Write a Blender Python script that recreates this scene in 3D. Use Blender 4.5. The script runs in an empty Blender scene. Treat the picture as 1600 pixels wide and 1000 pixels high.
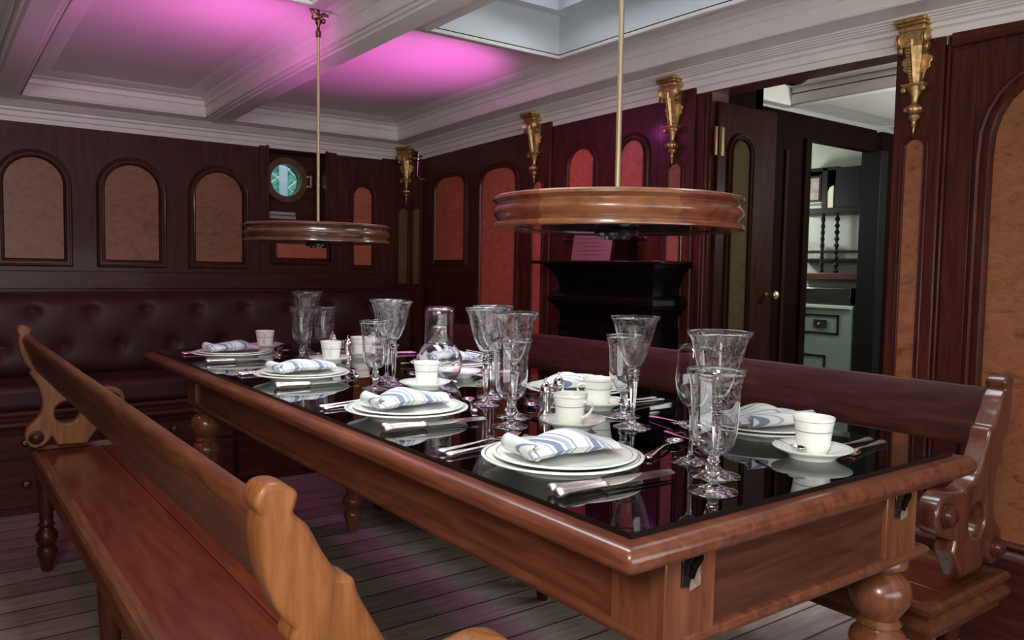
import bpy, bmesh, math, random
from math import sin, cos, pi, radians as R
from mathutils import Vector, Matrix
random.seed(7)
S = bpy.context.scene
COL = S.collection

# ------------------------------------------------------------------ camera
F = 1253.0
yaw, pit, rol = R(36.49), R(3.625), R(-0.955)
fw = Vector((sin(yaw)*cos(pit), cos(yaw)*cos(pit), -sin(pit)))
rt = Vector((cos(yaw), -sin(yaw), 0)); dn = fw.cross(rt)
c_, s_ = cos(rol), sin(rol)
rx = c_*rt + s_*dn; dx_ = -s_*rt + c_*dn
cam_d = bpy.data.cameras.new('camera'); cam = bpy.data.objects.new('camera', cam_d); COL.objects.link(cam)
m = Matrix((rx, -dx_, -fw)).transposed().to_4x4(); m.translation = Vector((-0.715, -0.707, 1.09))
cam.matrix_world = m
cam_d.sensor_width = 36; cam_d.lens = 36*F/1600; cam_d.clip_start = 0.02
S.camera = cam
# ------------------------------------------------------------------ view, world, lights
S.view_settings.view_transform = 'Standard'; S.view_settings.look = 'None'
S.view_settings.gamma = 1; S.view_settings.use_curve_mapping = False
S.view_settings.exposure = 0.65
S.cycles.max_bounces = 16; S.cycles.transmission_bounces = 16; S.cycles.glossy_bounces = 6
S.cycles.transparent_max_bounces = 16; S.cycles.use_denoising = True
S.cycles.caustics_reflective = True; S.cycles.sample_clamp_indirect = 4
w = bpy.data.worlds.new('world'); S.world = w; w.use_nodes = True
bg = w.node_tree.nodes['Background']; bg.inputs[0].default_value = (0.62, 0.82, 1.0, 1); bg.inputs[1].default_value = 0.35
def light(name, kind, loc, target, energy, color, **kw):
    d = bpy.data.lights.new(name, kind); d.energy = energy; d.color = color
    for k, v in kw.items(): setattr(d, k, v)
    o = bpy.data.objects.new(name, d); COL.objects.link(o); o.location = loc
    o.rotation_euler = (Vector(target)-Vector(loc)).to_track_quat('-Z', 'Y').to_euler()
    return o
MAG = (1.0, 0.15, 0.78)
light('room_lamp', 'AREA', (-1.25, -0.85, 1.60), (0.4, 0.8, 0.75), 18, (1.0, 0.95, 0.89), shape='RECTANGLE', size=0.35, size_y=0.45)
light('skylight_daylight_aft', 'AREA', (1.10, 1.0, 2.30), (1.10, 1.0, 0), 5, (0.88, 0.94, 1.0), spread=R(95), shape='RECTANGLE', size=0.5, size_y=1.5)
light('skylight_daylight_side', 'AREA', (0.08, 1.0, 2.30), (0.08, 1.0, 0), 9, (0.88, 0.94, 1.0), spread=R(95), shape='RECTANGLE', size=0.4, size_y=1.5)
light('magenta_uplight_starboard', 'SPOT', (1.08, 2.25, 1.48), (1.02, 2.42, 2.0), 9.5, MAG, spot_size=R(104), spot_blend=0.55, shadow_soft_size=0.03)
light('magenta_uplight_port', 'SPOT', (0.22, 2.1, 1.50), (0.12, 2.3, 2.0), 8, MAG, spot_size=R(140), spot_blend=1.0, shadow_soft_size=0.03)
light('forward_fill', 'AREA', (0.1, -2.1, 1.05), (0.1, 0, 1.8), 27, (0.95, 0.97, 1.0), shape='RECTANGLE', size=2.6, size_y=1.0)  # low fill added behind the camera to lift the ceiling; no window there
light('cabin_fill', 'POINT', (-1.15, -1.0, 1.35), (0, 0, 0), 9, (1.0, 0.93, 0.87), shadow_soft_size=0.12)  # soft fill added to brighten the whole cabin, not an actual lamp
light('passage_fill', 'POINT', (2.75, 0.5, 1.45), (0, 0, 0), 26, (0.95, 1.0, 0.92), shadow_soft_size=0.1)  # unseen fill added beyond the doorway to brighten the passage ceiling
light('pantry_fill', 'POINT', (3.35, 2.75, 1.5), (0, 0, 0), 16, (0.95, 1.0, 0.92), shadow_soft_size=0.1)  # extra hidden light added so the dim pantry wall shows
light('magenta_fill_starboard', 'SPOT', (1.30, 1.75, 1.80), (1.30, 1.6, 0.0), 12, (0.85, 0.07, 0.75), spot_size=R(112), spot_blend=0.8, shadow_soft_size=0.04)  # added magenta fill in place of ceiling bounce on the bench rail, no fixture
light('magenta_wall_fill', 'SPOT', (1.22, 2.2, 1.80), (1.6, 2.0, 0.8), 3.5, (0.9, 0.10, 0.68), spot_size=R(150), spot_blend=0.8, shadow_soft_size=0.04)  # second added magenta fill, colours the fireplace wall without a fitting
light('magenta_fill_port', 'SPOT', (-0.75, 2.6, 1.80), (-0.5, 2.7, 0.0), 6, (1.0, 0.10, 0.45), spot_size=R(130), spot_blend=0.8, shadow_soft_size=0.04)  # made-up magenta fill for the sofa front and left floor
light('outdoor_daylight', 'AREA', (1.2, 4.25, 2.6), (1.3, 5.2, 1.5), 10, (0.8, 0.95, 1.0), shape='RECTANGLE', size=1.5, size_y=.4)
light('pantry_front_fill', 'AREA', (3.4, 1.0, 1.85), (3.6, 1.6, 1.0), 7, (0.9, 1.0, 0.95), shape='RECTANGLE', size=0.4, size_y=0.4)  # added fill aimed at the pantry from the passage, out of view

# ------------------------------------------------------------------ materials
MATS = {}
def newmat(name):
    m = bpy.data.materials.new(name); m.use_nodes = True
    nt = m.node_tree; b = nt.nodes['Principled BSDF']; MATS[name] = m
    return m, nt, b
def nd(nt, t, **kw):
    n = nt.nodes.new(t)
    for k, v in kw.items(): setattr(n, k, v)
    return n
def ramp(nt, fac, stops):
    r = nd(nt, 'ShaderNodeValToRGB'); nt.links.new(fac, r.inputs[0])
    e = r.color_ramp.elements
    while len(e) < len(stops): e.new(0.5)
    for i, (p, c) in enumerate(stops): e[i].position = p; e[i].color = (*c, 1)
    return r.outputs[0]
def noise(nt, scale, mapping=(1, 1, 1), detail=6, dist=0.0, rough=0.6, coord='Object'):
    tc = nd(nt, 'ShaderNodeTexCoord'); mp = nd(nt, 'ShaderNodeMapping'); mp.inputs['Scale'].default_value = mapping
    nt.links.new(tc.outputs[coord], mp.inputs[0])
    n = nd(nt, 'ShaderNodeTexNoise'); n.inputs['Scale'].default_value = scale; n.inputs['Detail'].default_value = detail
    n.inputs['Distortion'].default_value = dist; n.inputs['Roughness'].default_value = rough
    nt.links.new(mp.outputs[0], n.inputs['Vector'])
    return n.outputs[0]
def bump(nt, b, h, strength, dist=0.002):
    n = nd(nt, 'ShaderNodeBump'); n.inputs['Strength'].default_value = strength; n.inputs['Distance'].default_value = dist
    nt.links.new(h, n.inputs['Height']); nt.links.new(n.outputs[0], b.inputs['Normal'])
def wood(name, dark, mid, light_, mapping, rough=0.42, coat=0.10, scale=1.0):
    m, nt, b = newmat(name)
    f1 = noise(nt, 6*scale, mapping, 8, 0.6)
    nt.links.new(ramp(nt, f1, [(0.3, dark), (0.52, mid), (0.75, light_)]), b.inputs['Base Color'])
    b.inputs['Roughness'].default_value = rough; b.inputs['Coat Weight'].default_value = coat; b.inputs['Coat Roughness'].default_value = 0.12
    f2 = noise(nt, 40*scale, mapping, 4, 0)
    bump(nt, b, f2, 0.12, 0.001)
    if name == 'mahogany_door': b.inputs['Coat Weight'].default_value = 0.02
    b.inputs['Specular IOR Level'].default_value = {'mahogany_door': 0.03, 'rail_wood': 0.25, 'bench_wood': 0.35, 'bench_end_wood': 0.3}.get(name, 0.22 if name.startswith('mahogany') else 0.45)
    return m
D, M_, L = (0.030, 0.0060, 0.0040), (0.058, 0.0120, 0.0075), (0.095, 0.022, 0.0125)
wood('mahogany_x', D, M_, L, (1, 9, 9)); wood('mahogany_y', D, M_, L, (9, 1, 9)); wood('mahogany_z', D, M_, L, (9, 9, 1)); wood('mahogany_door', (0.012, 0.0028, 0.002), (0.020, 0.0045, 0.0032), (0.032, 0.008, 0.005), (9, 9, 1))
wood('rail_wood', (0.024, 0.006, 0.005), (0.043, 0.011, 0.009), (0.07, 0.020, 0.014), (9, 1, 9), 0.40, 0.06)
D2, M2, L2 = (0.058, 0.015, 0.0065), (0.10, 0.030, 0.0115), (0.16, 0.053, 0.021)
wood('bench_wood', D2, M2, L2, (9, 1.0, 9), 0.38, 0.12); wood('bench_end_wood', (0.12, 0.038, 0.011), (0.20, 0.070, 0.020), (0.29, 0.115, 0.038), (8, 8, 1.2), 0.42, 0.08)
wood('rail_end_wood', (0.06, 0.016, 0.010), (0.11, 0.032, 0.018), (0.16, 0.055, 0.03), (8, 8, 1.2), 0.26, 0.5)
wood('bench_seat_wood', (0.060, 0.010, 0.005), (0.095, 0.018, 0.008), (0.13, 0.028, 0.012), (7, 0.8, 7), 0.25, 0.5)
wood('table_wood_y', (0.075, 0.020, 0.011), (0.135, 0.040, 0.020), (0.19, 0.066, 0.032), (9, 1, 9), 0.3, 0.4)
wood('table_wood_x', (0.042, 0.011, 0.007), (0.075, 0.022, 0.012), (0.11, 0.036, 0.019), (1, 9, 9), 0.3, 0.4)
wood('table_wood_z', (0.10, 0.032, 0.014), (0.165, 0.055, 0.024), (0.22, 0.085, 0.038), (9, 9, 1.2), 0.3, 0.4)
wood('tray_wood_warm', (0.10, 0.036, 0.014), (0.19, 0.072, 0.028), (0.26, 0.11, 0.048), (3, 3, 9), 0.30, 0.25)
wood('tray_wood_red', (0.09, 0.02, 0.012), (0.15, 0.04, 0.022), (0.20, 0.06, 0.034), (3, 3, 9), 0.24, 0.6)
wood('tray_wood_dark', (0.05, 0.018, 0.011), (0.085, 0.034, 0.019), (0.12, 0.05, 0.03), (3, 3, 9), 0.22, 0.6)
def burl(name, cols, scale=1.0):
    m, nt, b = newmat(name)
    f1 = noise(nt, 11*scale, (1.3, 1.3, 2.6), 10, 1.6, 0.68)
    nt.links.new(ramp(nt, f1, [(0.33, cols[0]), (0.43, cols[1]), (0.66, cols[2])]), b.inputs['Base Color'])
    b.inputs['Roughness'].default_value = 0.45; b.inputs['Coat Weight'].default_value = 0.08; b.inputs['Coat Roughness'].default_value = 0.25
    bump(nt, b, noise(nt, 60*scale, (1, 1, 1), 4, 1), 0.15, 0.001)
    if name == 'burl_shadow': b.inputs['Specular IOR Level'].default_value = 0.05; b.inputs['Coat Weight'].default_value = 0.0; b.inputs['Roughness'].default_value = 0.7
burl('burl_maple', ((0.11, 0.034, 0.013), (0.215, 0.072, 0.028), (0.28, 0.105, 0.043)))
burl('burl_red', ((0.30, 0.065, 0.034), (0.42, 0.100, 0.052), (0.50, 0.135, 0.072)), 0.7)
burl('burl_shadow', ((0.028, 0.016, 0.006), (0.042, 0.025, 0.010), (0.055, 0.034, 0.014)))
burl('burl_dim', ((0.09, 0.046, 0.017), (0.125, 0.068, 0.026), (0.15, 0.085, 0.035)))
def plain(name, col, rough=0.5, metal=0.0, var=0.0, coat=0.0, vs=8, bmp=0.0, spec=0.5):
    m, nt, b = newmat(name)
    f = noise(nt, vs, (1, 1, 1), 4)
    lo = tuple(c*(1-var) for c in col); hi = tuple(min(1, c*(1+var)) for c in col)
    nt.links.new(ramp(nt, f, [(0.35, lo), (0.65, hi)]), b.inputs['Base Color'])
    b.inputs['Roughness'].default_value = rough; b.inputs['Metallic'].default_value = metal
    b.inputs['Coat Weight'].default_value = coat; b.inputs['Coat Roughness'].default_value = 0.1
    b.inputs['Specular IOR Level'].default_value = spec
    if bmp: bump(nt, b, noise(nt, vs*8, (1, 1, 1), 3), bmp, 0.001)
    return m
plain('ceiling_paint', (0.74, 0.70, 0.68), 0.38, 0, 0.03, 0.1)
plain('well_paint', (0.60, 0.63, 0.65), 0.5, 0, 0.03)
plain('leather', (0.050, 0.017, 0.018), 0.48, 0, 0.18, 0.0, 14, 0.25, 0.25)
plain('china', (0.84, 0.86, 0.79), 0.16, 0, 0.01, 0.5)
plain('grey_line', (0.20, 0.19, 0.17), 0.3, 0, 0.02)
plain('silver', (0.86, 0.80, 0.78), 0.12, 1.0, 0.03)
plain('silver_ornate', (0.80, 0.70, 0.68), 0.22, 1.0, 0.12, 0, 160, 0.6)
plain('brass', (0.80, 0.66, 0.40), 0.28, 1.0, 0.03)
plain('old_brass', (0.16, 0.11, 0.06), 0.35, 1.0, 0.15, 0, 30, 0.2)
plain('gilt', (0.62, 0.42, 0.19), 0.44, 1.0, 0.30, 0, 70, 0.6)
plain('cast_iron', (0.004, 0.003, 0.004), 0.22, 0, 0.1, 0.0, 8, 0, 0.2)
plain('table_underlay', (0.24, 0.125, 0.10), 0.3, 0, 0.1, 0.0, 3)
plain('black_edge', (0.004, 0.004, 0.004), 0.25)
plain('black_paint', (0.004, 0.0035, 0.0035), 0.45, 0, 0, 0, 8, 0, 0.15)
plain('black_fitting', (0.008, 0.008, 0.008), 0.2, 0, 0, 0.5)
plain('pantry_paint', (0.30, 0.32, 0.28), 0.5, 0, 0.04)
plain('pantry_green', (0.12, 0.15, 0.135), 0.45, 0, 0.05)
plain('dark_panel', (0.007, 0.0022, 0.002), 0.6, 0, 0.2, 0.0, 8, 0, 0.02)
plain('counter_red', (0.06, 0.018, 0.015), 0.3, 0, 0.1)
plain('book_cover', (0.36, 0.34, 0.30), 0.6)
plain('book_dark', (0.12, 0.10, 0.10), 0.6)
plain('card_paper', (0.17, 0.10, 0.075), 0.7, 0, 0.05)
plain('card_ink', (0.12, 0.06, 0.05), 0.7)
plain('hedge', (0.16, 0.50, 0.34), 0.8, 0, 0.6, 0, 30)
plain('white_outdoor', (0.80, 0.86, 0.90), 0.5)
plain('worn_wood', (0.20, 0.15, 0.10), 0.6, 0, 0.3, 0, 60)
plain('photo_print', (0.22, 0.17, 0.16), 0.5, 0, 0.4, 0, 20)
plain('lamp_shade_cream', (0.55, 0.48, 0.36), 0.5)
# glass
def glassmat(name, col=(1, 1, 1), rough=0.0, ior=1.5):
    m, nt, b = newmat(name)
    b.inputs['Base Color'].default_value = (*col, 1); b.inputs['Roughness'].default_value = rough
    b.inputs['Transmission Weight'].default_value = 1.0; b.inputs['IOR'].default_value = ior
    return m, nt, b
glassmat('crystal', (0.97, 0.97, 0.97))
m, nt, b = glassmat('etched_crystal', (0.97, 0.97, 0.97))
tc = nd(nt, 'ShaderNodeTexCoord'); nz = nd(nt, 'ShaderNodeTexNoise'); nz.inputs['Scale'].default_value = 34; nz.inputs['Distortion'].default_value = 3.0; nz.inputs['Detail'].default_value = 1
nt.links.new(tc.outputs['Object'], nz.inputs['Vector'])
rr = ramp(nt, nz.outputs[0], [(0.47, (0, 0, 0)), (0.495, (1, 1, 1)), (0.52, (0, 0, 0))])
df = nd(nt, 'ShaderNodeBsdfTranslucent'); df.inputs[0].default_value = (0.9, 0.9, 0.9, 1)
d2 = nd(nt, 'ShaderNodeBsdfDiffuse'); d2.inputs[0].default_value = (0.85, 0.85, 0.85, 1)
ad = nd(nt, 'ShaderNodeMixShader'); nt.links.new(df.outputs[0], ad.inputs[1]); nt.links.new(d2.outputs[0], ad.inputs[2])
sc_ = nd(nt, 'ShaderNodeMath', operation='MULTIPLY'); sc_.inputs[1].default_value = 0.22; nt.links.new(rr, sc_.inputs[0])
mx = nd(nt, 'ShaderNodeMixShader'); nt.links.new(sc_.outputs[0], mx.inputs[0]); nt.links.new(b.outputs[0], mx.inputs[1]); nt.links.new(ad.outputs[0], mx.inputs[2])
nt.links.new(mx.outputs[0], nt.nodes['Material Output'].inputs[0])
# thin sheet glass lying on the wood: fresnel mirror over clear
def sheet(name, tint, ior=1.5):
    m, nt, b = newmat(name)
    fr = nd(nt, 'ShaderNodeFresnel'); fr.inputs[0].default_value = ior
    tr = nd(nt, 'ShaderNodeBsdfTransparent'); tr.inputs[0].default_value = (*tint, 1)
    gl = nd(nt, 'ShaderNodeBsdfGlossy'); gl.inputs['Roughness'].default_value = 0.0; gl.inputs[0].default_value = (1, 1, 1, 1)
    mx = nd(nt, 'ShaderNodeMixShader'); nt.links.new(fr.outputs[0], mx.inputs[0]); nt.links.new(tr.outputs[0], mx.inputs[1]); nt.links.new(gl.outputs[0], mx.inputs[2])
    nt.links.new(mx.outputs[0], nt.nodes['Material Output'].inputs[0])
sheet('sheet_glass', (0.85, 0.87, 0.86), 1.75)
sheet('window_glass', (0.9, 0.95, 0.95))
# planked floor: teak boards along X with dark caulk
m, nt, b = newmat('teak_floor')
tc = nd(nt, 'ShaderNodeTexCoord'); sp = nd(nt, 'ShaderNodeSeparateXYZ'); nt.links.new(tc.outputs['Object'], sp.inputs[0])
dv = nd(nt, 'ShaderNodeMath', operation='DIVIDE'); nt.links.new(sp.outputs['Y'], dv.inputs[0]); dv.inputs[1].default_value = 0.127
fr = nd(nt, 'ShaderNodeMath', operation='FRACT'); nt.links.new(dv.outputs[0], fr.inputs[0])
fl = nd(nt, 'ShaderNodeMath', operation='FLOOR'); nt.links.new(dv.outputs[0], fl.inputs[0])
lt = nd(nt, 'ShaderNodeMath', operation='GREATER_THAN'); nt.links.new(fr.outputs[0], lt.inputs[0]); lt.inputs[1].default_value = 0.055
wn = nd(nt, 'ShaderNodeTexWhiteNoise', noise_dimensions='1D'); nt.links.new(fl.outputs[0], wn.inputs['W'])
f1 = noise(nt, 9, (0.6, 6, 6), 8, 0.3)
ba = ramp(nt, f1, [(0.3, (0.15, 0.118, 0.098)), (0.55, (0.235, 0.19, 0.16)), (0.8, (0.31, 0.26, 0.22))])
hv = nd(nt, 'ShaderNodeHueSaturation'); nt.links.new(ba, hv.inputs['Color'])
mr = nd(nt, 'ShaderNodeMapRange'); nt.links.new(wn.outputs[0], mr.inputs[0]); mr.inputs[3].default_value = 0.75; mr.inputs[4].default_value = 1.15; nt.links.new(mr.outputs[0], hv.inputs['Value'])
mxc = nd(nt, 'ShaderNodeMix', data_type='RGBA'); nt.links.new(lt.outputs[0], mxc.inputs[0]); mxc.inputs[6].default_value = (0.02, 0.014, 0.012, 1); nt.links.new(hv.outputs[0], mxc.inputs[7])
nt.links.new(mxc.outputs[2], b.inputs['Base Color']); b.inputs['Roughness'].default_value = 0.5
bump(nt, b, lt.outputs[0], 0.6, 0.002)
# ceiling boards: fine bead lines along X
m, nt, b = newmat('ceiling_boards')
tc = nd(nt, 'ShaderNodeTexCoord'); sp = nd(nt, 'ShaderNodeSeparateXYZ'); nt.links.new(tc.outputs['Object'], sp.inputs[0])
dv = nd(nt, 'ShaderNodeMath', operation='DIVIDE'); nt.links.new(sp.outputs['Y'], dv.inputs[0]); dv.inputs[1].default_value = 0.105
fr = nd(nt, 'ShaderNodeMath', operation='FRACT'); nt.links.new(dv.outputs[0], fr.inputs[0])
cr = ramp(nt, fr.outputs[0], [(0.0, (0.3, 0.3, 0.3)), (0.03, (0.0, 0, 0)), (0.06, (1, 1, 1)), (0.09, (0.5, 0.5, 0.5))])
b.inputs['Base Color'].default_value = (0.74, 0.70, 0.68, 1); b.inputs['Roughness'].default_value = 0.42
bump(nt, b, cr, 0.5, 0.002)
# striped napkin cloth (stripes across a chosen axis)
def cloth(name, ax, off=0.0):
    m, nt, b = newmat(name)
    tc = nd(nt, 'ShaderNodeTexCoord'); sp = nd(nt, 'ShaderNodeSeparateXYZ'); nt.links.new(tc.outputs['Object'], sp.inputs[0])
    sk = nd(nt, 'ShaderNodeMath', operation='MULTIPLY_ADD'); nt.links.new(sp.outputs['Y' if ax == 'X' else 'X'], sk.inputs[0]); sk.inputs[1].default_value = 0.22
    nt.links.new(sp.outputs[ax], sk.inputs[2])
    dv = nd(nt, 'ShaderNodeMath', operation='MULTIPLY_ADD'); nt.links.new(sk.outputs[0], dv.inputs[0]); dv.inputs[1].default_value = 1/0.074; dv.inputs[2].default_value = off
    fr = nd(nt, 'ShaderNodeMath', operation='FRACT'); nt.links.new(dv.outputs[0], fr.inputs[0])
    W, B1, B2 = (0.60, 0.61, 0.585), (0.165, 0.205, 0.29), (0.31, 0.35, 0.42)
    r = nd(nt, 'ShaderNodeValToRGB'); r.color_ramp.interpolation = 'CONSTANT'; nt.links.new(fr.outputs[0], r.inputs[0])
    st = [(0, W), (0.12, B2), (0.17, W), (0.24, B1), (0.44, W), (0.52, B2), (0.66, W), (0.74, B1), (0.78, W)]
    if ax == 'Y': st = [(0, W), (0.10, B2), (0.135, W), (0.30, B1), (0.38, W), (0.46, B2), (0.49, W), (0.62, B2), (0.65, W), (0.80, B1), (0.84, W)]
    e = r.color_ramp.elements
    while len(e) < len(st): e.new(0.5)
    for i, (p, c) in enumerate(st): e[i].position = p; e[i].color = (*c, 1)
    nt.links.new(r.outputs[0], b.inputs['Base Color']); b.inputs['Roughness'].default_value = 0.85
    bump(nt, b, noise(nt, 500, (1, 1, 1), 2), 0.2, 0.0005)
cloth('napkin_cross', 'X', 0.1); cloth('napkin_along', 'Y', 0.35)

# ------------------------------------------------------------------ mesh helpers
class MB:
    def __init__(s): s.v = []; s.f = []; s.m = []; s.mi = 0
    def add(s, vs, fs):
        o = len(s.v); s.v += [tuple(p) for p in vs]
        for f in fs: s.f.append([i+o for i in f]); s.m.append(s.mi)
        return s
    def box(s, x0, x1, y0, y1, z0, z1):
        if x0 > x1: x0, x1 = x1, x0
        if y0 > y1: y0, y1 = y1, y0
        if z0 > z1: z0, z1 = z1, z0
        v = [(x, y, z) for z in (z0, z1) for y in (y0, y1) for x in (x0, x1)]
        return s.add(v, [(0, 2, 3, 1), (4, 5, 7, 6), (0, 1, 5, 4), (1, 3, 7, 5), (3, 2, 6, 7), (2, 0, 4, 6)])
    def lathe(s, prof, c=(0, 0, 0), n=28, ax='z', closed=False, a0=0, a1=2*pi, rib=None):
        full = abs(a1-a0-2*pi) < 1e-6; k = n if full else n+1
        v = []
        for r, z in prof:
            for i in range(k):
                a = a0+(a1-a0)*i/n
                q = r*(rib(a, z) if rib else 1)
                x, y = q*cos(a), q*sin(a)
                p = (x, y, z) if ax == 'z' else ((z, x, y) if ax == 'x' else (x, z, y))
                v.append((p[0]+c[0], p[1]+c[1], p[2]+c[2]))
        f = []; R_ = len(prof)
        for j in range(R_ if closed else R_-1):
            for i in range(n):
                a, b2 = j*k+i, j*k+(i+1) % k; j2 = (j+1) % R_
                f.append((a, b2, j2*k+(i+1) % k, j2*k+i))
        if not closed and full:
            if prof[0][0] > 1e-6: f.append(tuple(range(k))[::-1])
            if prof[-1][0] > 1e-6: f.append(tuple((R_-1)*k+i for i in range(k)))
        return s.add(v, f)
    def tube(s, pts, r, n=8, cap=True, flat=1.0, upv=(0, 0, 1)):
        pts = [Vector(p) for p in pts]; rs = r if isinstance(r, (list, tuple)) else [r]*len(pts)
        v = []
        for i, p in enumerate(pts):
            t = (pts[min(i+1, len(pts)-1)]-pts[max(i-1, 0)]).normalized()
            u = t.cross(Vector(upv))
            if u.length < 1e-4: u = t.cross(Vector((1, 0, 0)))
            u.normalize(); w2 = u.cross(t)
            for j in range(n):
                a = 2*pi*j/n; v.append(p+u*cos(a)*rs[i]+w2*sin(a)*rs[i]*flat)
        f = [(i*n+j, i*n+(j+1) % n, (i+1)*n+(j+1) % n, (i+1)*n+j) for i in range(len(pts)-1) for j in range(n)]
        if cap: f += [tuple(range(n))[::-1], tuple((len(pts)-1)*n+j for j in range(n))]
        return s.add(v, f)
    def prism(s, poly, d0, d1, fn):
        n = len(poly)
        v = [fn(a, b2, d0) for a, b2 in poly]+[fn(a, b2, d1) for a, b2 in poly]
        return s.add(v, [tuple(range(n))[::-1], tuple(range(n, 2*n))]+[(i, (i+1) % n, (i+1) % n+n, i+n) for i in range(n)])
    def sphere(s, c, r, n=10, sc=(1, 1, 1)):
        v = [(c[0]+r*sc[0]*sin(pi*j/n)*cos(2*pi*i/n), c[1]+r*sc[1]*sin(pi*j/n)*sin(2*pi*i/n), c[2]+r*sc[2]*cos(pi*j/n)) for j in range(n+1) for i in range(n)]
        return s.add(v, [(j*n+i, j*n+(i+1) % n, (j+1)*n+(i+1) % n, (j+1)*n+i) for j in range(n) for i in range(n)])
    def sweep(s, path, prof, fn, closed=True, closeprof=False):
        # path: 2D points, prof: (offset to the left of the path, height); fn(a,b,h) -> xyz
        n = len(path); P = [Vector(p) for p in path]; k = len(prof); v = []
        for i in range(n):
            a = P[i-1] if (closed or i > 0) else P[i]; b2 = P[(i+1) % n] if (closed or i < n-1) else P[i]
            d1 = (P[i]-a); d2 = (b2-P[i])
            if d1.length < 1e-9: d1 = d2
            if d2.length < 1e-9: d2 = d1
            d1.normalize(); d2.normalize()
            n1 = Vector((-d1.y, d1.x)); n2 = Vector((-d2.y, d2.x)); mm = n1+n2
            mm = mm/max(mm.dot(n1), 0.25) if mm.length > 1e-6 else n1
            for o, h in prof:
                q = P[i]+mm*o; v.append(fn(q.x, q.y, h))
        f = []
        for i in range(n if closed else n-1):
            for j in range(k if closeprof else k-1):
                i2, j2 = (i+1) % n, (j+1) % k
                f.append((i*k+j, i2*k+j, i2*k+j2, i*k+j2))
        return s.add(v, f)
    def build(s, name, mat, parent=None, ang=35, bevel=0, seg=2, recalc=True):
        me = bpy.data.meshes.new(name); me.from_pydata(s.v, [], s.f)
        bm = bmesh.new(); bm.from_mesh(me)
        if recalc:
            bmesh.ops.remove_doubles(bm, verts=bm.verts, dist=1e-6)
            bmesh.ops.recalc_face_normals(bm, faces=bm.faces)
        bm.to_mesh(me); bm.free()
        return link(name, me, mat, parent, ang, bevel, seg)
def link(name, me, mat, parent=None, ang=35, bevel=0, seg=2):
    o = bpy.data.objects.new(name, me); COL.objects.link(o)
    for mt in (mat if isinstance(mat, (list, tuple)) else [mat]): me.materials.append(MATS[mt])
    for p in me.polygons: p.use_smooth = True
    me.set_sharp_from_angle(angle=R(ang))
    if parent: o.parent = parent
    if bevel:
        md = o.modifiers.new('bevel', 'BEVEL'); md.width = bevel; md.segments = seg; md.limit_method = 'ANGLE'; md.angle_limit = R(40)
    return o
def plate_mesh(loops, thick, bev=0.002):
    """flat shape with holes, thickness along local Z, as a mesh (curve filled and bevelled)"""
    cu = bpy.data.curves.new('tmp', 'CURVE'); cu.dimensions = '2D'; cu.fill_mode = 'BOTH'
    cu.extrude = thick/2-bev; cu.bevel_depth = bev; cu.bevel_resolution = 2; cu.offset = -bev
    for lp in loops:
        sp = cu.splines.new('POLY'); sp.points.add(len(lp)-1); sp.use_cyclic_u = True
        for i, (a, b2) in enumerate(lp): sp.points[i].co = (a, b2, 0, 1)
    o = bpy.data.objects.new('tmp', cu); COL.objects.link(o)
    dg = bpy.context.evaluated_depsgraph_get(); me = bpy.data.meshes.new_from_object(o.evaluated_get(dg))
    COL.objects.unlink(o); bpy.data.objects.remove(o); bpy.data.curves.remove(cu)
    return me
def smooth_poly(pts, k=4):
    """closed Catmull-Rom; a point given as (x,y,1) stays a hard corner"""
    n = len(pts); out = []
    for i in range(n):
        p1, p2 = pts[i], pts[(i+1) % n]
        p0 = pts[i-1] if len(p1) == 2 else p1; p3 = pts[(i+2) % n] if len(p2) == 2 else p2
        for j in range(k):
            t = j/k
            out.append(tuple(0.5*((2*p1[q])+(-p0[q]+p2[q])*t+(2*p0[q]-5*p1[q]+4*p2[q]-p3[q])*t*t+(-p0[q]+3*p1[q]-3*p2[q]+p3[q])*t**3) for q in (0, 1)))
    return out
def thing(name, label, cat, loc=(0, 0, 0), rz=0, group=None):
    o = bpy.data.objects.new(name, None); COL.objects.link(o); o.empty_display_size = 0.05
    o.location = loc; o.rotation_euler = (0, 0, rz); return tag(o, label, cat, group)
def tag(o, label, cat, group=None, kind=None):
    o['label'] = label; o['category'] = cat
    if group: o['group'] = group
    if kind: o['kind'] = kind
    return o
def struct(o): o['kind'] = 'structure'; return o
def dup(root, loc, rz, label, group=None, scale=None):
    def cp(o, par):
        c = o.copy(); COL.objects.link(c); c.parent = par
        for ch in [x for x in o.children]: cp(ch, c)
        return c
    r = cp(root, None); r.location = loc; r.rotation_euler = (0, 0, rz); r['label'] = label
    if group: r['group'] = group
    if scale: r.scale = scale
    return r
def place(root, loc, rz, label, group=None):
    root.location = loc; root.rotation_euler = (0, 0, rz); root['label'] = label
    if group: root['group'] = group
    return root
def sag(y): return -0.045*((y-1.3)/2.4)**2 if y > 1.3 else -0.03*((1.3-y)/1.3)**2 if y > 0 else -0.03

# ================================================================== SETTING
XR, XL, YB, YF = 1.8, -1.6, 3.8, -2.2
struct(MB().box(XL-.1, 5.0, YF-.1, YB+.3, -.06, 0).build('floor', 'teak_floor'))
DY0, DY1, DZ = 0.66, 1.40, 1.795
w_ = MB().box(XR, XR+.10, YF, DY0, 0, 2.0).box(XR, XR+.10, DY1, YB, 0, 2.0).box(XR, XR+.10, DY0, DY1, DZ, 2.0)
wall_r = struct(w_.build('wall_right', 'mahogany_z'))
NX0, NX1, NZ0, NZ1 = 0.885, 1.235, 1.355, 1.745
w_ = MB().box(XL-.1, NX0, YB, YB+.1, 0, 2.0).box(NX1, XR+.1, YB, YB+.1, 0, 2.0).box(NX0, NX1, YB, YB+.1, 0, NZ0).box(NX0, NX1, YB, YB+.1, NZ1, 2.0)
wall_b = struct(w_.build('wall_back', 'mahogany_z'))
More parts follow.
